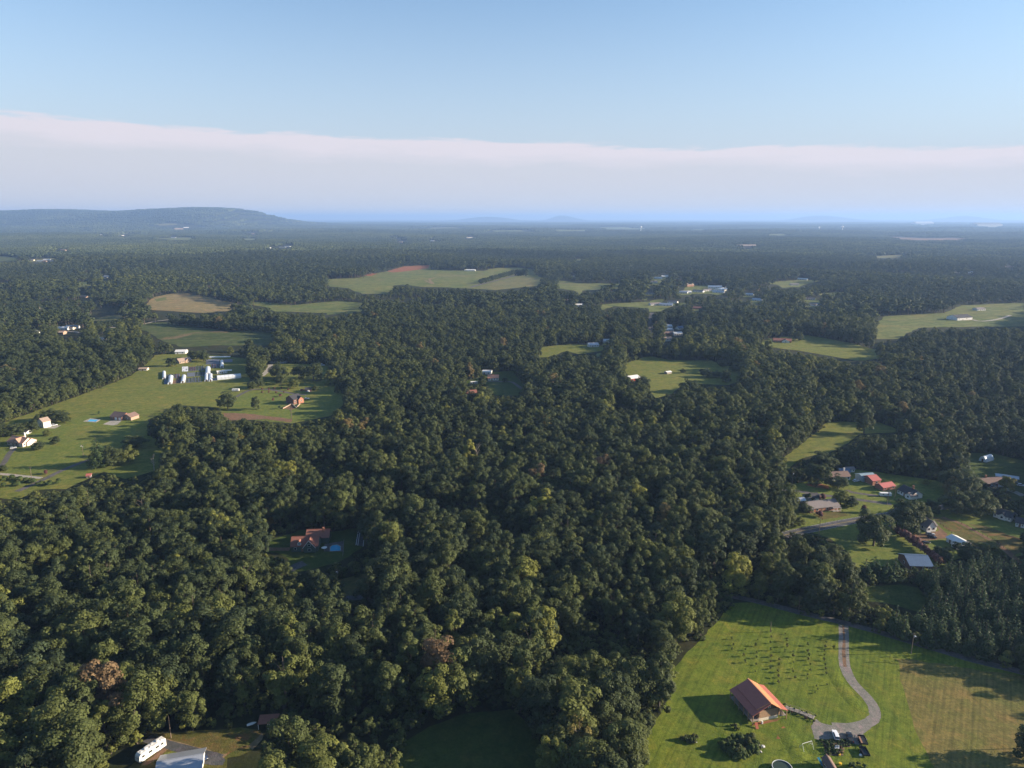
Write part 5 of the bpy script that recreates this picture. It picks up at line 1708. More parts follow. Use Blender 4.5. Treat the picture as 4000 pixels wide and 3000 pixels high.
def inground_pool(pts, label, rim=.5, m=None):
    c = sum(pts, Vector()) / len(pts)
    root = empty("swimming_pool", c, 0, label, "pool")
    loc = [p - c for p in pts]
    out = [p * (1 + rim / max(p.length, .1)) for p in loc]
    n = len(loc)
    b = MB()
    for i in range(n):
        j = (i + 1) % n
        b.slab([(loc[i].x, loc[i].y, .16), (loc[j].x, loc[j].y, .16), (out[j].x, out[j].y, .16), (out[i].x, out[i].y, .16)], .14)
    b.build("coping", CONCRETE, root)
    MB().add([(p.x, p.y, .10) for p in loc], [tuple(range(n))]).build("water", m or WATERB, root)
    return root


inground_pool([G('W', *p) for p in [(915, 325), (920, 275), (950, 255), (1000, 250), (1040, 268), (1040, 320)]], "bright blue swimming pool on the deck of the house in the wood")
inground_pool([G('L1', *p) for p in [(1255, 172), (1300, 140), (1420, 148), (1380, 175)]], "small blue swimming pool beside the brick farmhouse", .9)
u0 = G('W', 845, 322)
ub = empty("patio_umbrella", u0, 0, "white patio umbrella beside the blue pool in the wood", "umbrella")
MB().tube((0, 0, .05), (0, 0, 2.4), .04, .04, 6).build("pole", STEEL, ub)
cv = MB()
pts = [(1.6 * math.cos(q * math.pi / 4), 1.6 * math.sin(q * math.pi / 4), 2.0) for q in range(8)]
cv.add(pts + [(0, 0, 2.6)], [(q, (q + 1) % 8, 8) for q in range(8)])
cv.build("canopy", WHITE, ub)
ct = [G('W', *p) for p in [(1225, 250), (1330, 270), (1350, 80), (1255, 75)]]
sheet("tennis_court", ASPHALT, ct, .03)
for a, b in ((.08, .08), (.3, .3), (.92, .92)):
    p0 = ct[0].lerp(ct[1], a)
    p1 = ct[3].lerp(ct[2], b)
    ribbon("court_line", PAINTL, [p0, p1], .3, .045)


# fences of the pool deck
def rail_fence(pts, label, h=1.3, n_rail=2, m=None, post_gap=3.0):
    c = pts[0]
    root = empty("fence", c, 0, label, "fence")
    for i in range(len(pts) - 1):
        a, b = pts[i] - c, pts[i + 1] - c
        L = (b - a).length
        k = max(1, int(L / post_gap))
        for q in range(k + (i == len(pts) - 2)):
            p = a.lerp(b, q / k)
            MB().box((p.x, p.y, h / 2), (.14, .14, h)).build("post", m or GREYWOOD, root)
        for r_ in range(n_rail):
            z = h * (r_ + .6) / n_rail
            MB().tube((a.x, a.y, z), (b.x, b.y, z), .05, .05, 4).build("rail", m or GREYWOOD, root)
    return root


rail_fence([G('W', *p) for p in [(1085, 205), (1080, 330), (1070, 400)]], "wooden fence along the right side of the pool deck")
rail_fence([G('A', *p) for p in [(1140, 800), (1330, 895)]], "low dark fence at the right of the ranch house's dry lawn", m=DARKW, h=1.2)
rail_fence([G('A', *p) for p in [(690, 845), (880, 960)]], "low dark fence at the left of the ranch house's dry lawn", m=DARKW, h=1.2)
rail_fence([G('B', *p) for p in [(960, 915), (1100, 1020), (1250, 1140)]], "dark fence between the gravel yard and the dry paddock", m=DARKW, h=1.5, n_rail=3)
rail_fence([G('B', *p) for p in [(1380, 1010), (1600, 1120), (1850, 1260), (2080, 1440)]], "dark fence along the farm track through the dry paddock", m=DARKW, h=1.3)


# ------------------------------------------------------------------ log cabin
def cabin():
    rz = math.radians(15)
    fl = G('C', 1250, 800)
    W_, L_ = 14.2, 15.0                       # across the front, front to back (to the porch posts)
    ctr = fl + Vector((math.cos(rz), math.sin(rz), 0)) * W_ / 2 + Vector((-math.sin(rz), math.cos(rz), 0)) * L_ / 2
    root = empty("log_cabin", ctr, rz, "log cabin with copper-red metal roof and side porches in the meadow", "cabin")
    bw, bl, zf = 8.0, 12.6, 1.3               # log body and its block basement
    MB().box((.3, .4, zf / 2 - .1), (bw, bl, zf + .2)).build("basement", BLOCK, root)
    MB().box((.3, .4, zf + 1.45), (bw - .3, bl - .3, 2.9)).build("inner_walls", DARKW, root)
    r = .16
    for i in range(9):
        z = zf + r + i * .32
        for s in (-1, 1):
            e = random.uniform(.25, .5)
            b = MB().tube((.3 - bw / 2 - e, .4 + s * bl / 2, z), (.3 + bw / 2 + e + (.5 if i % 2 else 0), .4 + s * bl / 2, z), r, r, 8)
            b.build("log", LOGW, root)
            b = MB().tube((.3 + s * bw / 2, .4 - bl / 2 - e, z + .16), (.3 + s * bw / 2, .4 + bl / 2 + e, z + .16), r, r, 8)
            b.build("log", LOGW, root)
    zt = zf + 3.0
    ze, zr = 3.9, 7.05                        # left eave and ridge
    yf, yb = -L_ / 2 + .1, L_ / 2 + .2
    xe, xr, zm = -W_ / 2 - .2, 4.7, zt + .1
    k = (zr - ze) / (.3 - xe)                 # slope of the long left side
    # gable ends
    for s in (-1, 1):
        y = .4 + s * bl / 2
        MB().add([(.3 - bw / 2, y - .08, zt), (.3 + bw / 2, y - .08, zt), (.3, y - .08, zr - .3), (.3 - bw / 2, y + .08, zt), (.3 + bw / 2, y + .08, zt), (.3, y + .08, zr - .3)],
                 [(0, 1, 2), (5, 4, 3), (0, 3, 4, 1), (1, 4, 5, 2), (2, 5, 3, 0)]).build("gable_end", DARKW, root)
    # long porch roof on the left with the main roof panel raised on it
    pl = MB().slab([(xe, yf, ze), (.3, yf + .5, zr), (.3, yb, zr), (xe, yb, ze)], .14).build("porch_roof", R_COPPER_SHADE, root)
    xp = -4.9
    zp = ze + k * (xp - xe) + .32
    rl = MB().slab([(xp, yf + 1.4, zp), (.3, yf + 1.1, zr + .32), (.3, yb, zr + .32), (xp, yb - 1.2, zp)], .30).build("roof_left", R_COPPER_SHADE, root)
    MB().slab([(xp, yf + 1.32, zp + .03), (xp, yf + 1.40, zp + .03), (.3, yf + 1.1, zr + .35), (.3, yf + 1.02, zr + .35)], .32).build("fascia", R_COPPER, rl)  # brighter copper paints the lit front edge of the raised panel
    rr = MB().slab([(.3, yf + .6, zr + .33), (xr, yf + .3, zm), (xr, yb, zm), (.3, yb, zr + .33)], .16).build("roof_right", R_COPPER, root)
    p2 = MB().slab([(xr - .1, yf + .3, zm + .02), (W_ / 2 + .1, yf, zf + 2.15), (W_ / 2 + .1, yb - .4, zf + 2.15), (xr - .1, yb - .4, zm + .02)], .14).build("porch_roof", R_COPPER_SHADE, root)
    MB().box((.3, (yf + yb) / 2 + .4, zr + .40), (.4, yb - yf - 1.0, .08)).build("ridge_cap", R_COPPER, rr)

    def seams(p00, p10, p11, p01, n, parent, m):
        b = MB()
        p00, p10, p11, p01 = map(Vector, (p00, p10, p11, p01))
        for i in range(n):
            t = (i + .5) / n
            a, c = p00.lerp(p01, t), p10.lerp(p11, t)
            b.tube(a + Vector((0, 0, .02)), c + Vector((0, 0, .02)), .035, .035, 4)
        tag(b.build("seams", m, parent), kind="stuff")
    seams((.3, yf + .6, zr + .33), (xr, yf + .3, zm), (xr, yb, zm), (.3, yb, zr + .33), 26, rr, R_COPPER)
    seams((xp, yf + 1.4, zp), (.3, yf + 1.1, zr + .32), (.3, yb, zr + .32), (xp, yb - 1.2, zp), 24, rl, R_COPPER_SHADE)
    seams((xr, yf + .3, zm + .02), (W_ / 2 + .1, yf, zf + 2.15), (W_ / 2 + .1, yb - .4, zf + 2.15), (xr, yb - .4, zm + .02), 26, p2, R_COPPER_SHADE)
    seams((xe, yf, ze), (xp, yf + .1, zp - .32), (xp, yb, zp - .32), (xe, yb, ze), 26, pl, R_COPPER_SHADE)
    # porch decks, posts, rails
    for x0, x1 in ((-W_ / 2 + .1, -bw / 2 + .1), (bw / 2 + .5, W_ / 2 - .1)):
        dk = MB().box(((x0 + x1) / 2, .2, zf - .1), (x1 - x0, L_ - 1.0, .18)).build("porch_deck", GREYWOOD, root)
    for i in range(6):
        y = -L_ / 2 + .3 + i * (L_ - .6) / 5
        for x, hp in ((-W_ / 2 + .2, ze + .1), (W_ / 2 - .3, zf + 2.2)):
            MB().box((x, y, hp / 2 - .05), (.26, .26, hp)).build("porch_post", LOGW, root)
        if i < 5:
            for z in (zf + .45, zf + .95):
                MB().tube((-W_ / 2 + .2, y, z), (-W_ / 2 + .2, y + (L_ - .6) / 5, z), .05, .05, 5).build("rail", WOOD, root)
    # steps at the left front and stacked log ends on the right front
    for i in range(6):
        MB().box((-W_ / 2 + .9 + .1 * i, -L_ / 2 - 1.6 + i * .32, .1 + i * .2), (1.1, .34, .14)).build("step", R_COPPER_SHADE, root)
    for i in range(5):
        MB().tube((bw / 2 + .5, -L_ / 2 + 1.0, zf + .3 + i * .42), (bw / 2 + 2.0 - i * .2, -L_ / 2 + .8, zf + .3 + i * .42), .15, .15, 7).build("log_bracket", LOGW, root)
    add_window(root, .3, .4 - bl / 2 - .06, zt + 1.0, .9, .9, 'f')
    for y in (-3, 0, 3):
        add_window(root, .3 - bw / 2 - .16, y, zf + 1.6, 1.1, 1.2, 'l')
        add_window(root, .3 + bw / 2 + .16, y, zf + 1.6, 1.1, 1.2, 'r')
    return root


cabin()
# boardwalk from the right porch to the gravel
bwp = [G('Y', *p) for p in [(300, 505), (560, 590), (800, 690)]]
root = empty("boardwalk", bwp[0], 0, "grey timber boardwalk from the cabin porch to the gravel pad", "walkway")
PLK = MB().box((0, 0, 0), (.42, 2.0, .08)).mesh("plank", GREYWOOD)
for i in range(2):
    a, b = bwp[i] - bwp[0], bwp[i + 1] - bwp[0]
    L = (b - a).length
    n = int(L / .46)
    for q in range(n):
        o = link("plank", PLK, root)
        o.location = a.lerp(b, (q + .5) / n) + Vector((0, 0, .28 + random.uniform(-.01, .01)))
        o.rotation_euler = (0, 0, math.atan2((b - a).y, (b - a).x))
    for s in (-1, 1):
        nn = Vector((-(b - a).y, (b - a).x, 0)).normalized() * s * .95
        MB().tube(a + nn + Vector((0, 0, .16)), b + nn + Vector((0, 0, .16)), .1, .1, 4).build("bearer", DARKW, root)
        MB().tube(a + nn + Vector((0, 0, 1.1)), b + nn + Vector((0, 0, 1.1)), .05, .05, 5).build("handrail", GREYWOOD, root)
        for q in range(4):
            c = a.lerp(b, q / 3.3) + nn
            MB().box((c.x, c.y, .6), (.1, .1, 1.1)).build("rail_post", GREYWOOD, root)
for q in range(16):
    t = q / 15
    p = bwp[0].lerp(bwp[2], t) + Vector((random.uniform(-1, 1), -1.8 - random.random() + (3.9 if q % 3 == 0 else 0), 0))
    k = random.randrange(3)
    tree("shrub", BUSH[k], p, random.uniform(.4, .8), random.uniform(.35, .6), random.choice((.3, .4, .75)), "low shrub planted along the cabin boardwalk", "bush", "shrubs along the boardwalk")


# ------------------------------------------------------------------ vehicles
def wheel(parent, x, y, r=.36, w=.24):
    t = MB().tube((x, y - w / 2, r), (x, y + w / 2, r), r, r, 14).build("wheel", RUBBER, parent)
    MB().tube((x, y - w / 2 - .015, r), (x, y + w / 2 + .015, r), r * .6, r * .6, 10).build("rim", STEEL, t)


def loft(b, secs):
    """secs: (x, half width, z0, z1, half width at top)"""
    p = []
    for x, hw, z0, z1, ht in secs:
        zm = z0 + (z1 - z0) * .62
        p += [(x, -hw * .94, z0), (x, -hw, z0 + (z1 - z0) * .3), (x, -hw * .98, zm), (x, -ht, z1), (x, ht, z1), (x, hw * .98, zm), (x, hw, z0 + (z1 - z0) * .3), (x, hw * .94, z0)]
    f = []
    for i in range(len(secs) - 1):
        for q in range(8):
            a, c = i * 8, (i + 1) * 8
            f.append((a + q, a + (q + 1) % 8, c + (q + 1) % 8, c + q))
    f += [tuple(range(7, -1, -1)), tuple(range((len(secs) - 1) * 8, len(secs) * 8))]
    return b.add(p, f)


def car(loc, rz, paint, label, L=4.7, W=1.86, H=1.72, cat="car", name="parked_car", pickup=False, group=None):
    """nose towards +x"""
    root = empty(name, loc, rz, label, cat, group)
    h, w = L / 2, W / 2
    zb = .34
    body = MB()
    loft(body, [(-h, w * .82, zb + .15, .92, w * .7), (-h + .18, w * .97, zb, 1.02, w * .86), (-h * .45, w, zb, 1.05, w * .9), (h * .30, w, zb, 1.02, w * .9), (h * .75, w * .97, zb, .96, w * .84), (h - .12, w * .86, zb + .05, .84, w * .72), (h, w * .7, zb + .15, .74, w * .6)])
    body.build("body", paint, root)
    if pickup:
        x0, x1 = -.55, h * .38
    else:
        x0, x1 = -h + .12, h * .36
    gl = MB()
    loft(gl, [(x0, w * .84, 1.0, 1.06, w * .84), (x0 + .34, w * .84, 1.0, H - .05, w * .66), ((x0 + x1) / 2, w * .86, 1.0, H, w * .68), (x1 - .75, w * .84, 1.0, H - .04, w * .66), (x1, w * .8, 1.0, 1.05, w * .8)])
    gl.build("windows", GLASS, root)
    rf = MB()
    loft(rf, [(x0 + .32, w * .67, H - .10, H + .01, w * .58), ((x0 + x1) / 2, w * .70, H - .10, H + .05, w * .6), (x1 - .72, w * .67, H - .10, H + .01, w * .58)])
    for x in (x0 + .42, (x0 + x1) / 2 - .1, x1 - .62):
        for s in (-1, 1):
            rf.tube((x, s * w * .865, 1.0), (x, s * w * .68, H - .04), .05, .05, 4)
    rf.build("roof", paint, root)
    if pickup:
        MB().box((-h * .62, 0, 1.03), (h * .66, W * .74, .06)).build("bed_floor", BLACKM, root)
    for x in (-h * .62, h * .62):
        for y in (-w + .1, w - .1):
            wheel(root, x, y)
    for s in (-1, 1):
        MB().box((h - .06, s * w * .55, .74), (.12, .36, .16)).build("headlight", LAMP_W, root)
        MB().box((-h + .05, s * w * .66, .86), (.12, .2, .26)).build("tail_light", LAMP_R, root)
        MB().box((x1 - .55, s * (w + .06), 1.08), (.14, .16, .12)).build("mirror", paint, root)
    MB().box((h - .02, 0, .5), (.14, W * .78, .2)).build("bumper", BLACKM, root)
    MB().box((-h + .02, 0, .5), (.14, W * .78, .2)).build("bumper", BLACKM, root)
    return root


def heading(sh, a, b):
    A_, B_ = G(sh, *a), G(sh, *b)
    return math.atan2(B_.y - A_.y, B_.x - A_.x)


car(G('Y', 1168, 1005), heading('Y', (1195, 1065), (1135, 900)), P_WHITE, "white station wagon parked on the cabin's gravel pad", 5.0, 1.9, 1.62)
car(G('Y', 1412, 1040), heading('Y', (1430, 1090), (1385, 935)), P_BLACK, "black pickup truck parked on the cabin's gravel pad", 5.2, 1.95, 1.75, pickup=True, cat="pickup truck", name="pickup_truck")
car(G('R', 1095, 715), heading('R', (1080, 690), (1115, 745)), P_BLUE, "dark blue car with pale bonnet beside the metal-roofed building", 4.6, 1.85, 1.5)
car(G('B', 985, 1195), heading('B', (930, 1190), (1040, 1200)), P_BLACK, "black sport utility car in the cottage's gravel yard", 4.9, 1.95, 1.85)
car(G('B', 965, 1155), heading('B', (920, 1155), (1010, 1160)), P_SILVER, "silver car behind the black one in the gravel yard", 4.7, 1.9, 1.7)
car(G('B', 905, 1268), heading('B', (850, 1270), (960, 1262)), P_BLACK, "dark car at the lower end of the cottage's gravel yard", 4.6, 1.9, 1.5)
car(G('A', 1425, 335), .3, P_WHITE, "white car on the lawn between the brown-roofed house and the red barn", 4.7)
car(G('L1', 190, 560), heading('L1', (160, 555), (235, 540)), P_SILVER, "silver car at the door of the blush farmhouse", 4.6, 1.85, 1.5)
car(G('L1', 785, 232), .5, P_WHITE, "white car parked on the apron of the cream garage", 4.8)
car(G('L2', 1725, 452), .9, P_WHITE, "white car half under the dark-roofed carport", 4.8)
car(G('L2', 1662, 440), .9, P_RED, "red car beside the dark-roofed carport", 4.6)
car(G('L2', 1860, 195), .1, P_WHITE, "white van at the edge of the wood by the grey house", 5.4, 2.0, 2.1, cat="van", name="parked_van")
car(G('B', 2170, 505), -.5, P_WHITE, "white car shape in place of a boat beside the concrete drive of the brown-roofed brick house", 4.7)  # car model standing in for a small white boat
car(G('B', 1800, 525), .2, P_SILVER, "silver car in front of the brown-roofed brick house", 4.7)
car(G('L2', 1707, 525), .3, P_WHITE, "white car under the porch of the two-storey dark brick house", 4.7)


def motorhome():
    a, b = G('R', 445, 765), G('R', 655, 622)
    rz = math.atan2(b.y - a.y, b.x - a.x)
    L = 9.6
    c = (a + b) / 2 + Vector((math.sin(rz), -math.cos(rz), 0)) * -1.2
    root = empty("motorhome", c, rz + math.pi, "long white motorhome parked by the yard driveway", "motorhome")
    h, w = L / 2, 1.25
    b_ = MB()
    p = []
    secs = [(-h, .55, 3.1), (-h + .15, .5, 3.2), (h - .9, .5, 3.2), (h - .2, .5, 2.7), (h, .6, 1.6)]
    for x, z0, z1 in secs:
        p += [(x, -w, z0), (x, -w, z1 - .18), (x, -w + .18, z1), (x, w - .18, z1), (x, w, z1 - .18), (x, w, z0)]
    f = []
    for i in range(len(secs) - 1):
        for q in range(6):
            f.append((i * 6 + q, i * 6 + (q + 1) % 6, (i + 1) * 6 + (q + 1) % 6, (i + 1) * 6 + q))
    f += [tuple(range(5, -1, -1)), tuple(range((len(secs) - 1) * 6, len(secs) * 6))]
    b_.add(p, f).build("body", WHITE, root)
    MB().slab([(h - .12, -w + .15, 1.75), (h - .12, w - .15, 1.75), (h - .62, w - .15, 2.75), (h - .62, -w + .15, 2.75)], -.12).build("windscreen", GLASS, root)
    for s in (-1, 1):
        for x, l in ((-3.4, .9), (-1.6, 1.2), (.8, 1.3), (3.3, .9)):
            MB().box((x, s * (w + .01), 2.15), (l, .06, .7)).build("window", GLASS, root)
        MB().box((-.4, s * (w + .015), 1.05), (L * .86, .05, .16)).build("stripe", P_SILVER, root)
        for x in (-2.6, -1.9, 3.0):
            wheel(root, x, s * (w - .16), .44, .28)
    MB().box((2.2, w + .02, 1.5), (.75, .06, 1.9)).build("door", TRIM, root)
    for x in (-2.6, 1.6):
        MB().box((x, 0, 3.38), (1.0, .8, .36), taper=.8).build("air_conditioner", TRIM, root)
    for x, y in ((-3.6, .5), (-.8, -.4), (.2, .5), (3.2, 0)):
        MB().box((x, y, 3.26), (.5, .5, .14)).build("roof_vent", PLASTICW, root)
    MB().tube((-3.5, -w - .12, 3.0), (1.4, -w - .12, 3.0), .1, .1, 8).build("awning", TRIM, root)


motorhome()


def trailer(loc, rz, label, L=4.0, W=2.1, h=.7, m=None, floor=None):
    root = empty("utility_trailer", loc, rz, label, "trailer")
    MB().box((0, 0, .62), (L, W, .12)).build("floor", floor or WOOD, root)
    for s in (-1, 1):
        MB().box((0, s * (W / 2 - .04), .62 + h / 2 + .05), (L, .08, h)).build("side_board", m or BLACKM, root)
        MB().box((s * (L / 2 - .04), 0, .62 + h / 2 + .05), (.08, W - .2, h)).build("end_board", m or BLACKM, root)
        for x in (-.45, .45):
            wheel(root, x, s * (W / 2 + .16), .34, .22)
    MB().path([(L / 2, -.5, .55), (L / 2 + 1.3, 0, .55), (L / 2, .5, .55)], [.05, .05, .05], 5).build("drawbar", BLACKM, root)
    return root


trailer(G('Y', 1632, 1095), heading('Y', (1655, 1150), (1600, 1030)), "open brown-floored dump trailer at the corner of the gravel pad", 4.2, 2.3, .45, BLACKM, mat("rusty_floor", (.34, .19, .11), (.28, .15, .09), .8, 2))
trailer(G('Y', 1665, 1295), heading('Y', (1690, 1340), (1630, 1230)), "low black utility trailer on the grass below the gravel pad", 4.0, 2.2, .5, BLACKM, BLACKM)
o = MB().box((0, 0, .25), (.8, .5, .5)).build("storage_tub", TRIM, None)
o.location = G('Y', 1600, 1335)
tag(o, "small white tub lying on the grass beside the black trailer", "tub")


def box_trailer(loc, rz, label, L=6.0, W=2.3, H=2.5):
    root = empty("box_trailer", loc, rz, label, "trailer")
    MB().prism([(-W / 2, .55), (W / 2, .55), (W / 2, H - .15), (W / 2 - .15, H), (-W / 2 + .15, H), (-W / 2, H - .15)], -L / 2, L / 2).build("body", WHITE, root)
    for x in (-L * .25, L * .18):
        for s in (-1, 1):
            MB().box((x, s * (W / 2 + .01), 1.7), (.9, .06, .5)).build("window", GLASS, root)
    MB().box((L * .36, -W / 2 - .02, 1.4), (.7, .06, 1.6)).build("door", TRIM, root)
    for s in (-1, 1):
        for x in (-.5, .35):
            wheel(root, x, s * (W / 2 - .1), .34, .24)
    MB().path([(L / 2, -.5, .55), (L / 2 + 1.2, 0, .55), (L / 2, .5, .55)], [.05, .05, .05], 5).build("drawbar", BLACKM, root)


box_trailer(G('B', 365, 640), -.05, "white covered travel trailer beside the side road", 7.0)
box_trailer(G('L2', 1008, 448), .1, "white box trailer standing alone at the edge of the meadow", 7.0, 2.4, 2.6)
# riding mower
p = G('R', 860, 708)
rm = empty("riding_mower", p, .4, "small red riding mower on the green lawn by the metal-roofed building", "mower")
MB().box((0, 0, .5), (1.3, .7, .35), taper=.85).build("body", P_RED, rm)
MB().box((.5, 0, .8), (.55, .6, .3), taper=.8).build("bonnet", P_RED, rm)
MB().box((-.35, 0, .85), (.45, .45, .12)).build("seat", BLACKM, rm)
MB().box((-.55, 0, 1.05), (.1, .45, .4)).build("backrest", BLACKM, rm)
MB().tube((.15, 0, .8), (.0, 0, 1.2), .03, .03, 5).build("steering_column", BLACKM, rm)
MB().box((0, 0, .25), (.8, 1.1, .15)).build("mower_deck", BLACKM, rm)
for x, r_ in ((-.45, .28), (.5, .2)):
    for s in (-.42, .42):
        wheel(rm, x, s, r_, .18)

# metal-roofed building at the lower edge of the yard
house("metal_roof_building", "building with pale blue metal roof and white end at the foot of the yard", 'R', (590, 1010), (1065, 925), 9, 3.2, 1.6, WHITE, R_SILVER, wins=(3, 0, 1), ov=.6, cat="building")
# open shed in the shade of the wood
sp_ = G('R', 1800, 375)
sh = empty("open_shed", sp_, .1, "open-fronted shed with dark red roof in deep shade at the wood's edge", "shed")
MB().slab([(-3.4, -1.8, 2.3), (3.4, -1.8, 2.3), (3.4, 2.2, 3.1), (-3.4, 2.2, 3.1)], .12).build("roof", R_RUST, sh)
for x in (-3.2, 0, 3.2):
    MB().box((x, -1.6, 1.15), (.15, .15, 2.3)).build("post", TRIM, sh)
MB().box((0, 2.0, 1.4), (6.6, .15, 2.8)).build("back_wall", DARKW, sh)
MB().box((1.7, -1.3, 1.1), (2.6, .12, 2.0)).build("white_panel", WHITE, sh)
# upturned dinghy
bp = G('R', 1608, 355)
dg = empty("dinghy", bp, .5, "small white upturned dinghy beside the shaded open shed", "boat")
hb = MB()
secs = [(-1.5, .45, .35), (-.8, .6, .5), (.4, .6, .5), (1.2, .35, .42), (1.7, .05, .3)]
pp = []
for x, hw, z in secs:
    pp += [(x, -hw, 0.02), (x, -hw * .8, z * .7), (x, 0, z), (x, hw * .8, z * .7), (x, hw, 0.02)]
ff = []
for i in range(len(secs) - 1):
    for q in range(4):
        ff.append((i * 5 + q, i * 5 + q + 1, (i + 1) * 5 + q + 1, (i + 1) * 5 + q))
ff += [(0, 1, 2, 3, 4), (20, 21, 22, 23, 24)]
hb.add(pp, ff).build("hull", WHITE, dg)
MB().tube((-1.5, 0, .38), (1.6, 0, .36), .04, .04, 5).build("keel", GREYWOOD, dg)

# ------------------------------------------------------------------ yard below the cabin
# round above-ground pool
c = G('Y', 240, 1590)
ap = empty("round_pool", c, 0, "round above-ground pool with pale rim and dark green water", "pool")
R_ = 3.1
N_ = 32
wl_ = MB()
for q in range(N_):
    a, b = 2 * math.pi * q / N_, 2 * math.pi * (q + 1) / N_
    wl_.add([(R_ * math.cos(a), R_ * math.sin(a), 0), (R_ * math.cos(b), R_ * math.sin(b), 0), (R_ * math.cos(b), R_ * math.sin(b), 1.3), (R_ * math.cos(a), R_ * math.sin(a), 1.3)], [(0, 1, 2, 3)])
wl_.build("pool_wall", W_BLUE, ap)
rim = MB()
for q in range(N_):
    a, b = 2 * math.pi * q / N_, 2 * math.pi * (q + 1) / N_
    rim.slab([((R_ - .07) * math.cos(a), (R_ - .07) * math.sin(a), 1.36), ((R_ - .07) * math.cos(b), (R_ - .07) * math.sin(b), 1.36), ((R_ + .08) * math.cos(b), (R_ + .08) * math.sin(b), 1.36), ((R_ + .08) * math.cos(a), (R_ + .08) * math.sin(a), 1.36)], .06)
rim.build("rim", TRIM, ap)
MB().add([((R_ - .05) * math.cos(2 * math.pi * q / N_), (R_ - .05) * math.sin(2 * math.pi * q / N_), 1.05) for q in range(N_)], [tuple(range(N_))]).build("water", WATERD, ap)
for q in range(10):
    a = 2 * math.pi * q / 10
    MB().box(((R_ + .08) * math.cos(a), (R_ + .08) * math.sin(a), .65), (.12, .12, 1.3), a).build("pool_upright", TRIM, ap)
# brown-roofed play shed
house("brown_shed", "small shed with brown gabled roof between the pool and the black trailer", 'Y', (1045, 1690), (1190, 1690), 5.4, 2.3, 1.2, WOOD, R_BROWN, 'y', wins=(1, 1, 0), door=True, cat="shed", ov=.25)
# blue kayak-like slide
p = G('Y', 895, 1470)
sl = empty("play_slide", p, 1.9, "blue plastic slide on its dark stand beside the brown shed", "slide")
MB().slab([(-1.4, -.3, .2), (1.0, -.3, 1.5), (1.0, .3, 1.5), (-1.4, .3, .2)], .08).build("chute", P_TEAL, sl)
for s in (-1, 1):
    MB().tube((-1.4, s * .32, .3), (1.0, s * .32, 1.62), .06, .06, 5).build("chute_side", P_TEAL, sl)
    MB().tube((1.0, s * .3, 1.5), (1.5, s * .35, 0), .05, .05, 5).build("leg", DARKW, sl)
for i in range(4):
    MB().tube((1.12 + i * .1, -.3, 1.15 - i * .3), (1.12 + i * .1, .3, 1.15 - i * .3), .03, .03, 5).build("rung", DARKW, sl)
# swing frame
p = G('Y', 690, 1205)
sw = empty("swing_frame", p, .35, "bare white A-frame swing set on the bank below the cabin", "swing")
MB().tube((-2.6, 0, 2.5), (1.3, 0, 2.5), .06, .06, 6).build("top_bar", TRIM, sw)
for x in (1.3,):
    for s in (-1, 1):
        MB().tube((x, 0, 2.5), (x + .1, s * 1.2, 0), .06, .06, 6).build("leg", TRIM, sw)
    MB().tube((x + .05, -.6, 1.25), (x + .05, .6, 1.25), .05, .05, 6).build("crossbar", TRIM, sw)
for s in (-1, 1):
    MB().tube((-2.6, 0, 2.5), (-2.7, s * 1.2, 0), .06, .06, 6).build("leg", TRIM, sw)
# balls
for sh_, x, y, r_, m_, lab in (('Y', 1248, 1490, .45, P_YEL, "yellow plastic tub on the grass beside the brown shed"), ('Y', 1230, 1330, .4, P_YEL, "yellow plastic tub at the foot of the garden")):
    o = MB().tube((0, 0, 0), (0, 0, r_ * 1.4), r_ * .8, r_, 12).tube((0, 0, r_ * 1.4), (0, 0, r_ * 1.5), r_ * 1.08, r_ * 1.08, 12).build("plastic_tub", m_, None)
    o.location = G(sh_, x, y)
    tag(o, lab, "tub")
# vegetable garden rows
for i, (y, x0, x1, tn) in enumerate([(1080, 900, 1400, .3), (1120, 960, 1420, .25), (1165, 960, 1420, .35), (1215, 980, 1320, .5), (1260, 980, 1310, .4), (1310, 1020, 1300, .3)]):
    a, b = G('Y', x0, y), G('Y', x1, y)
    lab = ["vegetable row nearest the gravel pad", "second vegetable row from the gravel pad", "third vegetable row from the gravel pad", "vegetable row with the white garden chairs", "second vegetable row from the brown shed", "vegetable row nearest the brown shed"][i]
    root = empty("vegetable_row", (a + b) / 2, math.atan2(b.y - a.y, b.x - a.x), lab, "garden row")
    L = (b - a).length
    MB().box((0, 0, .05), (L, 1.2, .16), taper=.95).build("soil", SOIL, root)
    n = int(L / .9)
    for q in range(n):
        k = random.randrange(3)
        o = link("plant", BUSH[k][1], root)
        o.location = (-L / 2 + (q + .5) * L / n + random.uniform(-.2, .2), random.uniform(-.3, .3), .0)
        s = random.uniform(.5, .95)
        o.scale = (s, s, s * random.uniform(.6, 1.1))
        o["tint"] = float(np.clip(tn + random.uniform(-.2, .25), 0, .75))
for x, lab in ((1165, "white garden chair on the left in the vegetable garden"), (1210, "white garden chair on the right in the vegetable garden")):
    p = G('Y', x, 1225)
    ch = empty("garden_chair", p + Vector((0, 0, .13)), -.6, lab, "chair")
    MB().box((0, 0, .45), (.6, .6, .06)).build("seat", TRIM, ch)
    MB().box((0, .3, .85), (.6, .06, .8)).build("backrest", TRIM, ch)
    for sx in (-.26, .26):
        for sy in (-.26, .26):
            MB().box((sx, sy, .22), (.07, .07, .44)).build("leg", TRIM, ch)
        MB().box((sx, 0, .68), (.08, .6, .05)).build("armrest", TRIM, ch)


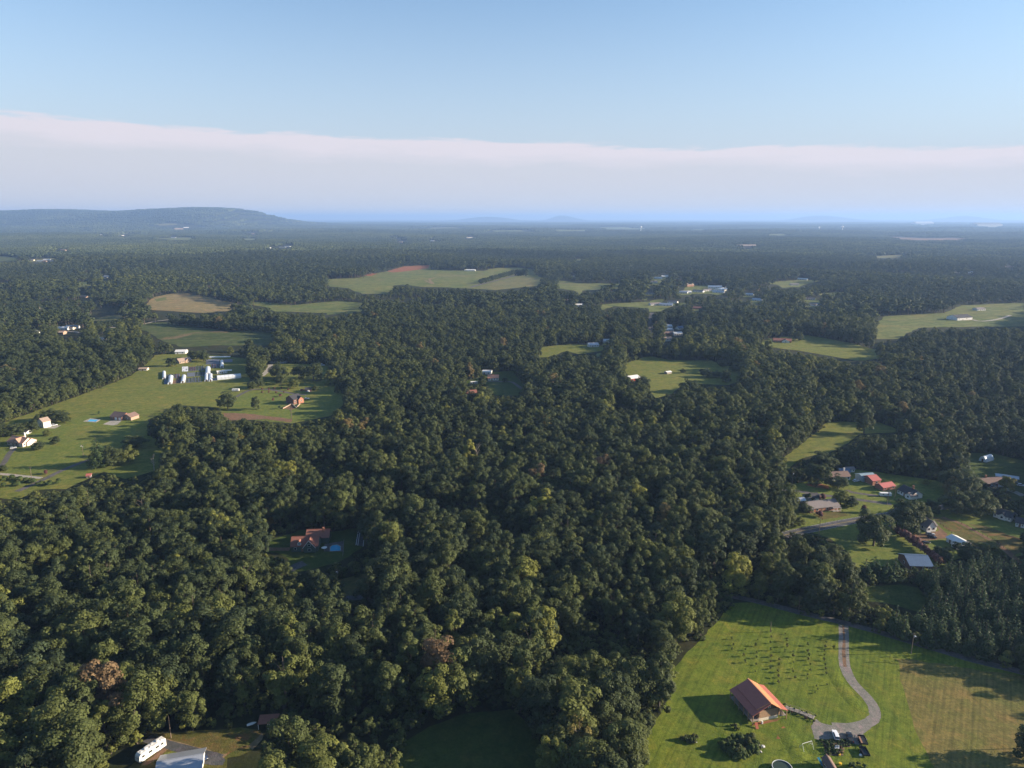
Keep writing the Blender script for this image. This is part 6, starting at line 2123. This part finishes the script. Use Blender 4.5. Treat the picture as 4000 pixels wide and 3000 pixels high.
# big bush mound, rock bed
def bush_bed(sh, pts, n, s0, s1, label, tints, group, name="bush"):
    for q in range(n):
        while True:
            x = random.uniform(min(p[0] for p in pts), max(p[0] for p in pts))
            y = random.uniform(min(p[1] for p in pts), max(p[1] for p in pts))
            if inside(np.array(pts), np.array([x]), np.array([y]))[0]:
                break
        k = random.randrange(3)
        s = random.uniform(s0, s1)
        tree(name, BUSH[k], G(sh, x, y), s, s * random.uniform(.8, 1.25), random.choice(tints), label, "bush", group)


bush_bed('C', [(800, 1130), (880, 1030), (1000, 990), (1220, 1000), (1340, 1090), (1330, 1210), (1080, 1280), (860, 1240)], 60, 1.1, 2.2, "leafy bush of the big overgrown mound below the cabin", (.35, .45, .5, .55), "bushes of the overgrown mound")
bush_bed('C', [(190, 1000), (280, 960), (450, 970), (460, 1050), (350, 1080), (210, 1070)], 20, .7, 1.2, "low bush in the round rock bed left of the mound", (.45, .55, .58), "bushes of the rock bed")
RK = []
for q in range(4):
    r = np.random.default_rng(200 + q)
    b = MB()
    v = []
    for i in range(4):
        ph = (i + .5) / 4 * 2.6 + .2
        for j in range(7):
            th = 6.283 * j / 7
            rr = r.uniform(.75, 1.15)
            v.append((rr * math.sin(ph) * math.cos(th), rr * math.sin(ph) * math.sin(th), .55 + .55 * rr * math.cos(ph)))
    f = [tuple(range(7))] + [(i * 7 + j, (i + 1) * 7 + j, (i + 1) * 7 + (j + 1) % 7, i * 7 + (j + 1) % 7) for i in range(3) for j in range(7)] + [tuple(range(27, 20, -1))]
    RK.append(b.add(v, f).mesh("rock", ROCK))
for k, (x, y, s, lab, grp) in enumerate([(400, 975, .7, "pale rock in the round rock bed", "rocks of the rock bed"), (430, 1000, .55, "pale rock in the round rock bed", "rocks of the rock bed"), (280, 985, .6, "pale rock in the round rock bed", "rocks of the rock bed"),
                                          (330, 960, .6, "pale rock in the round rock bed", "rocks of the rock bed"), (440, 1030, .5, "pale rock in the round rock bed", "rocks of the rock bed"),
                                          (1400, 1100, .8, "pale boulder at the right end of the overgrown mound", "boulders of the mound"), (1370, 1170, .55, "pale boulder at the right end of the overgrown mound", "boulders of the mound"), (1340, 1080, .6, "pale boulder at the right end of the overgrown mound", "boulders of the mound")]):
    o = link("rock", RK[k % 4])
    o.location = G('C', x, y) - Vector((0, 0, .1))
    o.scale = (s, s * .8, s * .9)
    o.rotation_euler = (0, 0, k * 1.3)
    tag(o, lab, "rock", grp)
bush_bed('C', [(930, 790), (1000, 790), (1080, 860), (1030, 880)], 7, .5, .8, "yellowing tall grass clump below the cabin steps", (.55, .6), "grass clumps below the steps", "grass_clump")
o = MB().tube((0, 0, 0), (0, 0, 1.0), .3, .3, 10).build("propane_tank", TRIM, None)
o.location = G('C', 1388, 760)
tag(o, "small white tank standing at the front of the cabin", "tank")
sheet("bare_soil", REDSOIL, [G('C', *p) for p in [(1590, 980), (1640, 890), (1700, 800), (1740, 830), (1690, 900), (1640, 985)]], .018, .3, 1)
sheet("bare_soil", REDSOIL, [G('C', *p) for p in [(1260, 790), (1300, 745), (1600, 690), (1660, 680), (1600, 730), (1400, 770)]], .018, .2, 1)
bush_bed('Y', [(1340, 1500), (1560, 1480), (1700, 1545), (1600, 1640), (1350, 1640)], 8, .7, 1.2, "bush at the foot of the lawn right of the brown shed", (.3, .45), "bushes right of the brown shed")

# ------------------------------------------------------------------ nursery
def hoop_house(sh, a, b, e, label, rise=None, group=None):
    """front end runs a to b, the tunnel reaches towards e"""
    A_, B_, E_ = G(sh, *a), G(sh, *b), G(sh, *e)
    mid = (A_ + B_) / 2
    W = (B_ - A_).length
    d = E_ - mid
    L = d.length
    rz = math.atan2(d.y, d.x)
    root = empty("greenhouse", mid, rz, label, "greenhouse", group)
    R = W / 2
    n = 10
    H = rise or R * 1.05
    prof = [(-R * math.cos(math.pi * i / n), H * math.sin(math.pi * i / n) ** .9 + .02) for i in range(n + 1)]
    c = MB()
    v = [(0, y, z) for y, z in prof] + [(L, y, z) for y, z in prof]
    c.add(v, [(i, i + 1, n + 2 + i, n + 1 + i) for i in range(n)])
    c.build("cover", POLY, root)
    for x in (0.02, L - .02):
        MB().add([(x, y * .99, z * .99) for y, z in prof], [tuple(range(n + 1))]).build("end_wall", POLY, root)
    k = max(3, int(L / 3))
    for q in range(k + 1):
        x = L * q / k
        rb = MB()
        rb.path([(x, y * 1.01, z * 1.01) for y, z in prof], [.05] * (n + 1), 4)
        rb.build("hoop", STEEL, root)
    MB().box((-.03, 0, 1.05), (.08, 1.4, 2.1)).build("door", DARKW, root)
    return root


for a, b, e, lab in [((288, 332), (322, 327), (303, 262), "greenhouse tunnel at the left end of the nursery"), ((338, 382), (385, 376), (372, 308), "greenhouse tunnel at the lower left corner of the nursery"),
                     ((468, 370), (508, 364), (500, 302), "greenhouse tunnel in the lower middle of the nursery"), ((700, 352), (738, 350), (722, 288), "left one of the paired greenhouse tunnels"),
                     ((742, 352), (780, 350), (762, 288), "right one of the paired greenhouse tunnels"), ((708, 290), (760, 288), (735, 225), "large greenhouse tunnel with orange door behind the paired tunnels"),
                     ((855, 219), (890, 217), (872, 155), "greenhouse tunnel at the back of the nursery")]:
    hoop_house('L2', a, b, e, lab)
A_, B_ = G('L2', 828, 338), G('L2', 1062, 318)
hd = (B_ - A_).normalized()
root = empty("greenhouse", A_, math.atan2(hd.y, hd.x), "very long white greenhouse lying across the nursery's lower right", "greenhouse")
Lh = (B_ - A_).length
gh = MB()
prof = [(0, 0), (0, 2.6), (1.2, 3.9), (3.2, 4.6), (5.2, 3.9), (6.4, 2.6), (6.4, 0)]
gh.prism(prof, 0, Lh).build("cover", POLY, root)
for q in range(int(Lh / 4) + 1):
    x = min(Lh, q * 4)
    MB().path([(x, y + (-.04 if y < 3 else .04), z + .03) for y, z in prof], [.06] * len(prof), 4).build("hoop", STEEL, root)
BEDS = [((480, 205), (540, 255), PLASTICW, .0, "pale empty nursery bed beside the tan farmhouse lawn"), ((548, 208), (615, 250), CLOTH, .85, "nursery bed of dark red plants"), ((622, 198), (700, 245), CLOTH, .4, "nursery bed of tall green plants"),
        ((765, 182), (848, 220), CLOTH, .8, "nursery bed of dark plants before the back tunnel"), ((715, 132), (850, 185), CLOTH, None, "large grey ground cloth at the back of the nursery"), ((892, 132), (975, 165), CLOTH, None, "small grey ground cloth beside the back tunnel"),
        ((325, 282), (400, 320), CLOTH, .25, "nursery bed right of the left end tunnel"), ((405, 278), (460, 320), CLOTH, .85, "nursery bed of dark red plants in the middle"), ((530, 264), (608, 305), CLOTH, None, "grey ground cloth in the middle of the nursery"),
        ((614, 258), (702, 300), CLOTH, .3, "nursery bed before the large tunnel"), ((428, 322), (470, 370), CLOTH, .85, "nursery bed of dark plants left of the lower middle tunnel"), ((522, 318), (580, 365), CLOTH, .35, "nursery bed right of the lower middle tunnel"),
        ((586, 312), (672, 360), CLOTH, .5, "nursery bed of tall leafy plants before the paired tunnels"), ((305, 332), (338, 380), CLOTH, None, "narrow ground cloth by the lower left tunnel"), ((385, 340), (425, 375), CLAY, None, "bare clay bed right of the lower left tunnel"),
        ((780, 318), (826, 345), CLOTH, None, "dark cloth strip beside the paired tunnels"), ((742, 104), (955, 116), PLASTICW, None, "long strip of white film at the back of the nursery"), ((870, 236), (970, 248), PLASTICW, None, "short strip of white film above the low white building")]
for (x0, y0), (x1, y1), m, tn, lab in BEDS:
    q = [G('L2', x0, y1), G('L2', x1, y1 - 3), G('L2', x1, y0), G('L2', x0, y0 + 3)]
    c = sum(q, Vector()) / 4
    root = empty("nursery_bed", c, 0, lab, "plant bed")
    b = MB().slab([(p.x - c.x, p.y - c.y, .09) for p in q], .07).build("ground_sheet", m, root)
    if tn is not None:
        e1, e2 = q[1] - q[0], q[3] - q[0]
        nr = max(2, int(e1.length / 2.4))
        nc = max(3, int(e2.length / 2.6))
        for i in range(nr):
            for j in range(nc):
                if tn == 0.0 and random.random() < .6:
                    continue
                o = link("plant", BUSH[(i + j) % 3][1], root)
                p = q[0] + e1 * ((i + .5) / nr) + e2 * ((j + .5) / nc) - c
                o.location = (p.x, p.y, .1)
                s = random.uniform(.75, 1.05)
                o.scale = (s, s * 1.15, s * (.9 if tn in (.4, .5) else .5))
                o["tint"] = float(np.clip(tn + random.uniform(-.08, .1), 0, 1))
# patio wall of the dark brick house
pw = [G('L2', *p) for p in [(1470, 622), (1560, 575), (1600, 615), (1640, 575)]]
root = empty("patio_wall", pw[0], 0, "low pale brick patio wall in front of the dark brick house", "wall")
for i in range(3):
    a, b = pw[i] - pw[0], pw[i + 1] - pw[0]
    m_ = (a + b) / 2
    MB().box((m_.x, m_.y, .45), ((b - a).length, .4, .9), math.atan2((b - a).y, (b - a).x)).build("wall_section", BRICKT, root)
    MB().box((m_.x, m_.y, .95), ((b - a).length + .1, .5, .1), math.atan2((b - a).y, (b - a).x)).build("cap", CONCRETE, root)
sheet("patio", CLAY, [G('L2', *p) for p in [(1480, 618), (1560, 580), (1600, 605), (1560, 632)]], .03)
sheet("pool_patio", CONCRETE, [G('L1', *p) for p in [(1195, 172), (1300, 125), (1460, 140), (1390, 186)]], .03)
# white hoop barn
hoop_house('B', (1625, 165), (1690, 195), (1760, 150), "white hoop barn in the shaded paddock behind the brown house", 4.0)


# ------------------------------------------------------------------ utility poles
def utility_pole(sh, x, y, H, label, lamp=False, arm=True, rz=0.0, white=False):
    p = G(sh, x, y)
    root = empty("utility_pole", p, rz, label, "pole")
    MB().tube((0, 0, -.2), (0, 0, H), .17, .11, 8).build("pole", POLEW, root)
    if arm:
        MB().box((0, 0, H - .6), (2.4, .12, .14)).build("crossarm", POLEW, root)
        for x_ in (-1.1, -.4, .4, 1.1):
            MB().tube((x_, 0, H - .53), (x_, 0, H - .3), .05, .03, 6).build("insulator", STEEL, root)
    if lamp:
        MB().tube((0, 0, H - 1.2), (0, -1.2, H - .7), .04, .04, 5).build("lamp_arm", STEEL, root)
        MB().box((0, -1.3, H - .75), (.4, .7, .3), taper=.7).build("lamp_head", TRIM, root)
        MB().tube((.3, 0, H - 2.2), (.3, 0, H - 1.3), .22, .22, 8).build("transformer", STEEL, root)
    return p + Vector((0, 0, H - .3))


utility_pole('M', 1602, 487, 9.5, "lamp pole with white head on the meadow below the lane", True)
utility_pole('M', 995, 262, 7.5, "plain pole beside the lane at the top of the meadow", arm=False)
utility_pole('M', 842, 372, 5.0, "short grey post in the upper orchard", arm=False)
utility_pole('M', 2240, 1000, 9.0, "pole at the right margin of the hay field", arm=True)
w1 = utility_pole('A', 822, 1215, 10.5, "wooden power pole on the grass below the county road", rz=1.2)
w2 = utility_pole('A', 1930, 710, 9.5, "lamp pole at the end of the side road", True)
w3 = utility_pole('A', 385, 405, 10.0, "dark lamp pole at the left end of the side road", True)
w4 = utility_pole('A', 2050, 615, 9.0, "power pole in front of the white house with ramp", rz=.6)
w5 = utility_pole('A', 195, 1065, 10.0, "pale power pole at the wood's edge by the county road", rz=1.2)
utility_pole('L1', 1202, 668, 9.0, "lamp pole on the farm lawn left of the great pine", True)
utility_pole('L1', 458, 1000, 9.0, "plain power pole beside the farm road junction")
utility_pole('R', 742, 505, 9.0, "pole at the wood's edge by the yard driveway", arm=False)
utility_pole('W', 1010, 730, 8.0, "lamp pole by the brush strip", True)
utility_pole('S1', 1335, 575, 12, "pole rising from the wood between the street and the ridge lawn")
for a, b, lab in ((w5, w1, "power line between the two poles by the county road"), (w2, w4, "power line from the side road lamp pole to the white house")):
    d = b - a
    root = empty("power_line", a, 0, lab, "power line")
    for s in (-.9, 0, .9):
        off = Vector((-d.y, d.x, 0)).normalized() * s
        pts = [off + d * (q / 10) - Vector((0, 0, 2.2 * 4 * (q / 10) * (1 - q / 10) * .4)) for q in range(11)]
        MB().path(pts, [.03] * 11, 4).build("wire", BLACKM, root)


# water towers on the horizon
def water_tower(u, dist, H, label):
    x = (u - CX) / FPX * dist
    z = float(hgt(x, dist))
    root = empty("water_tower", (x, dist, z), 0, label, "water tower")
    MB().tube((0, 0, 0), (0, 0, H * .7), H * .06, H * .05, 10).build("shaft", TRIM, root)
    b = MB()
    for i in range(6):
        a, c = math.pi * i / 6, math.pi * (i + 1) / 6
        r0, r1 = H * .2 * math.sin(a) + .01, H * .2 * math.sin(c) + .01
        b.tube((0, 0, H * .8 - H * .15 * math.cos(a)), (0, 0, H * .8 - H * .15 * math.cos(c)), r0, r1, 14, False)
    b.build("tank", TRIM, root)


water_tower(1378, 9000, 75, "pale water tower alone on the middle of the horizon")
water_tower(1754, 9500, 62, "smaller pale water tower on the hazy horizon")
water_tower(1803, 9300, 80, "bright water tower beside the smaller one on the horizon")

# ------------------------------------------------------------------ haze
hz = MB().box((0, 0, 145), (126000, 126000, 410)).mesh("haze")
hm = bpy.data.materials.new("haze_air")
hm.use_nodes = True
hn = hm.node_tree.nodes
for n in list(hn):
    hn.remove(n)
ho = hn.new("ShaderNodeOutputMaterial")
pv = hn.new("ShaderNodeVolumePrincipled")
pv.inputs["Color"].default_value = (.35, .55, .93, 1)
pv.inputs["Density"].default_value = 6.0e-5
pv.inputs["Anisotropy"].default_value = 0.15
hm.node_tree.links.new(pv.outputs[0], ho.inputs["Volume"])
hz.materials.append(hm)
o = link("haze", hz)
tag(o, "thin bluish haze lying over the whole countryside", "haze", None, "stuff")
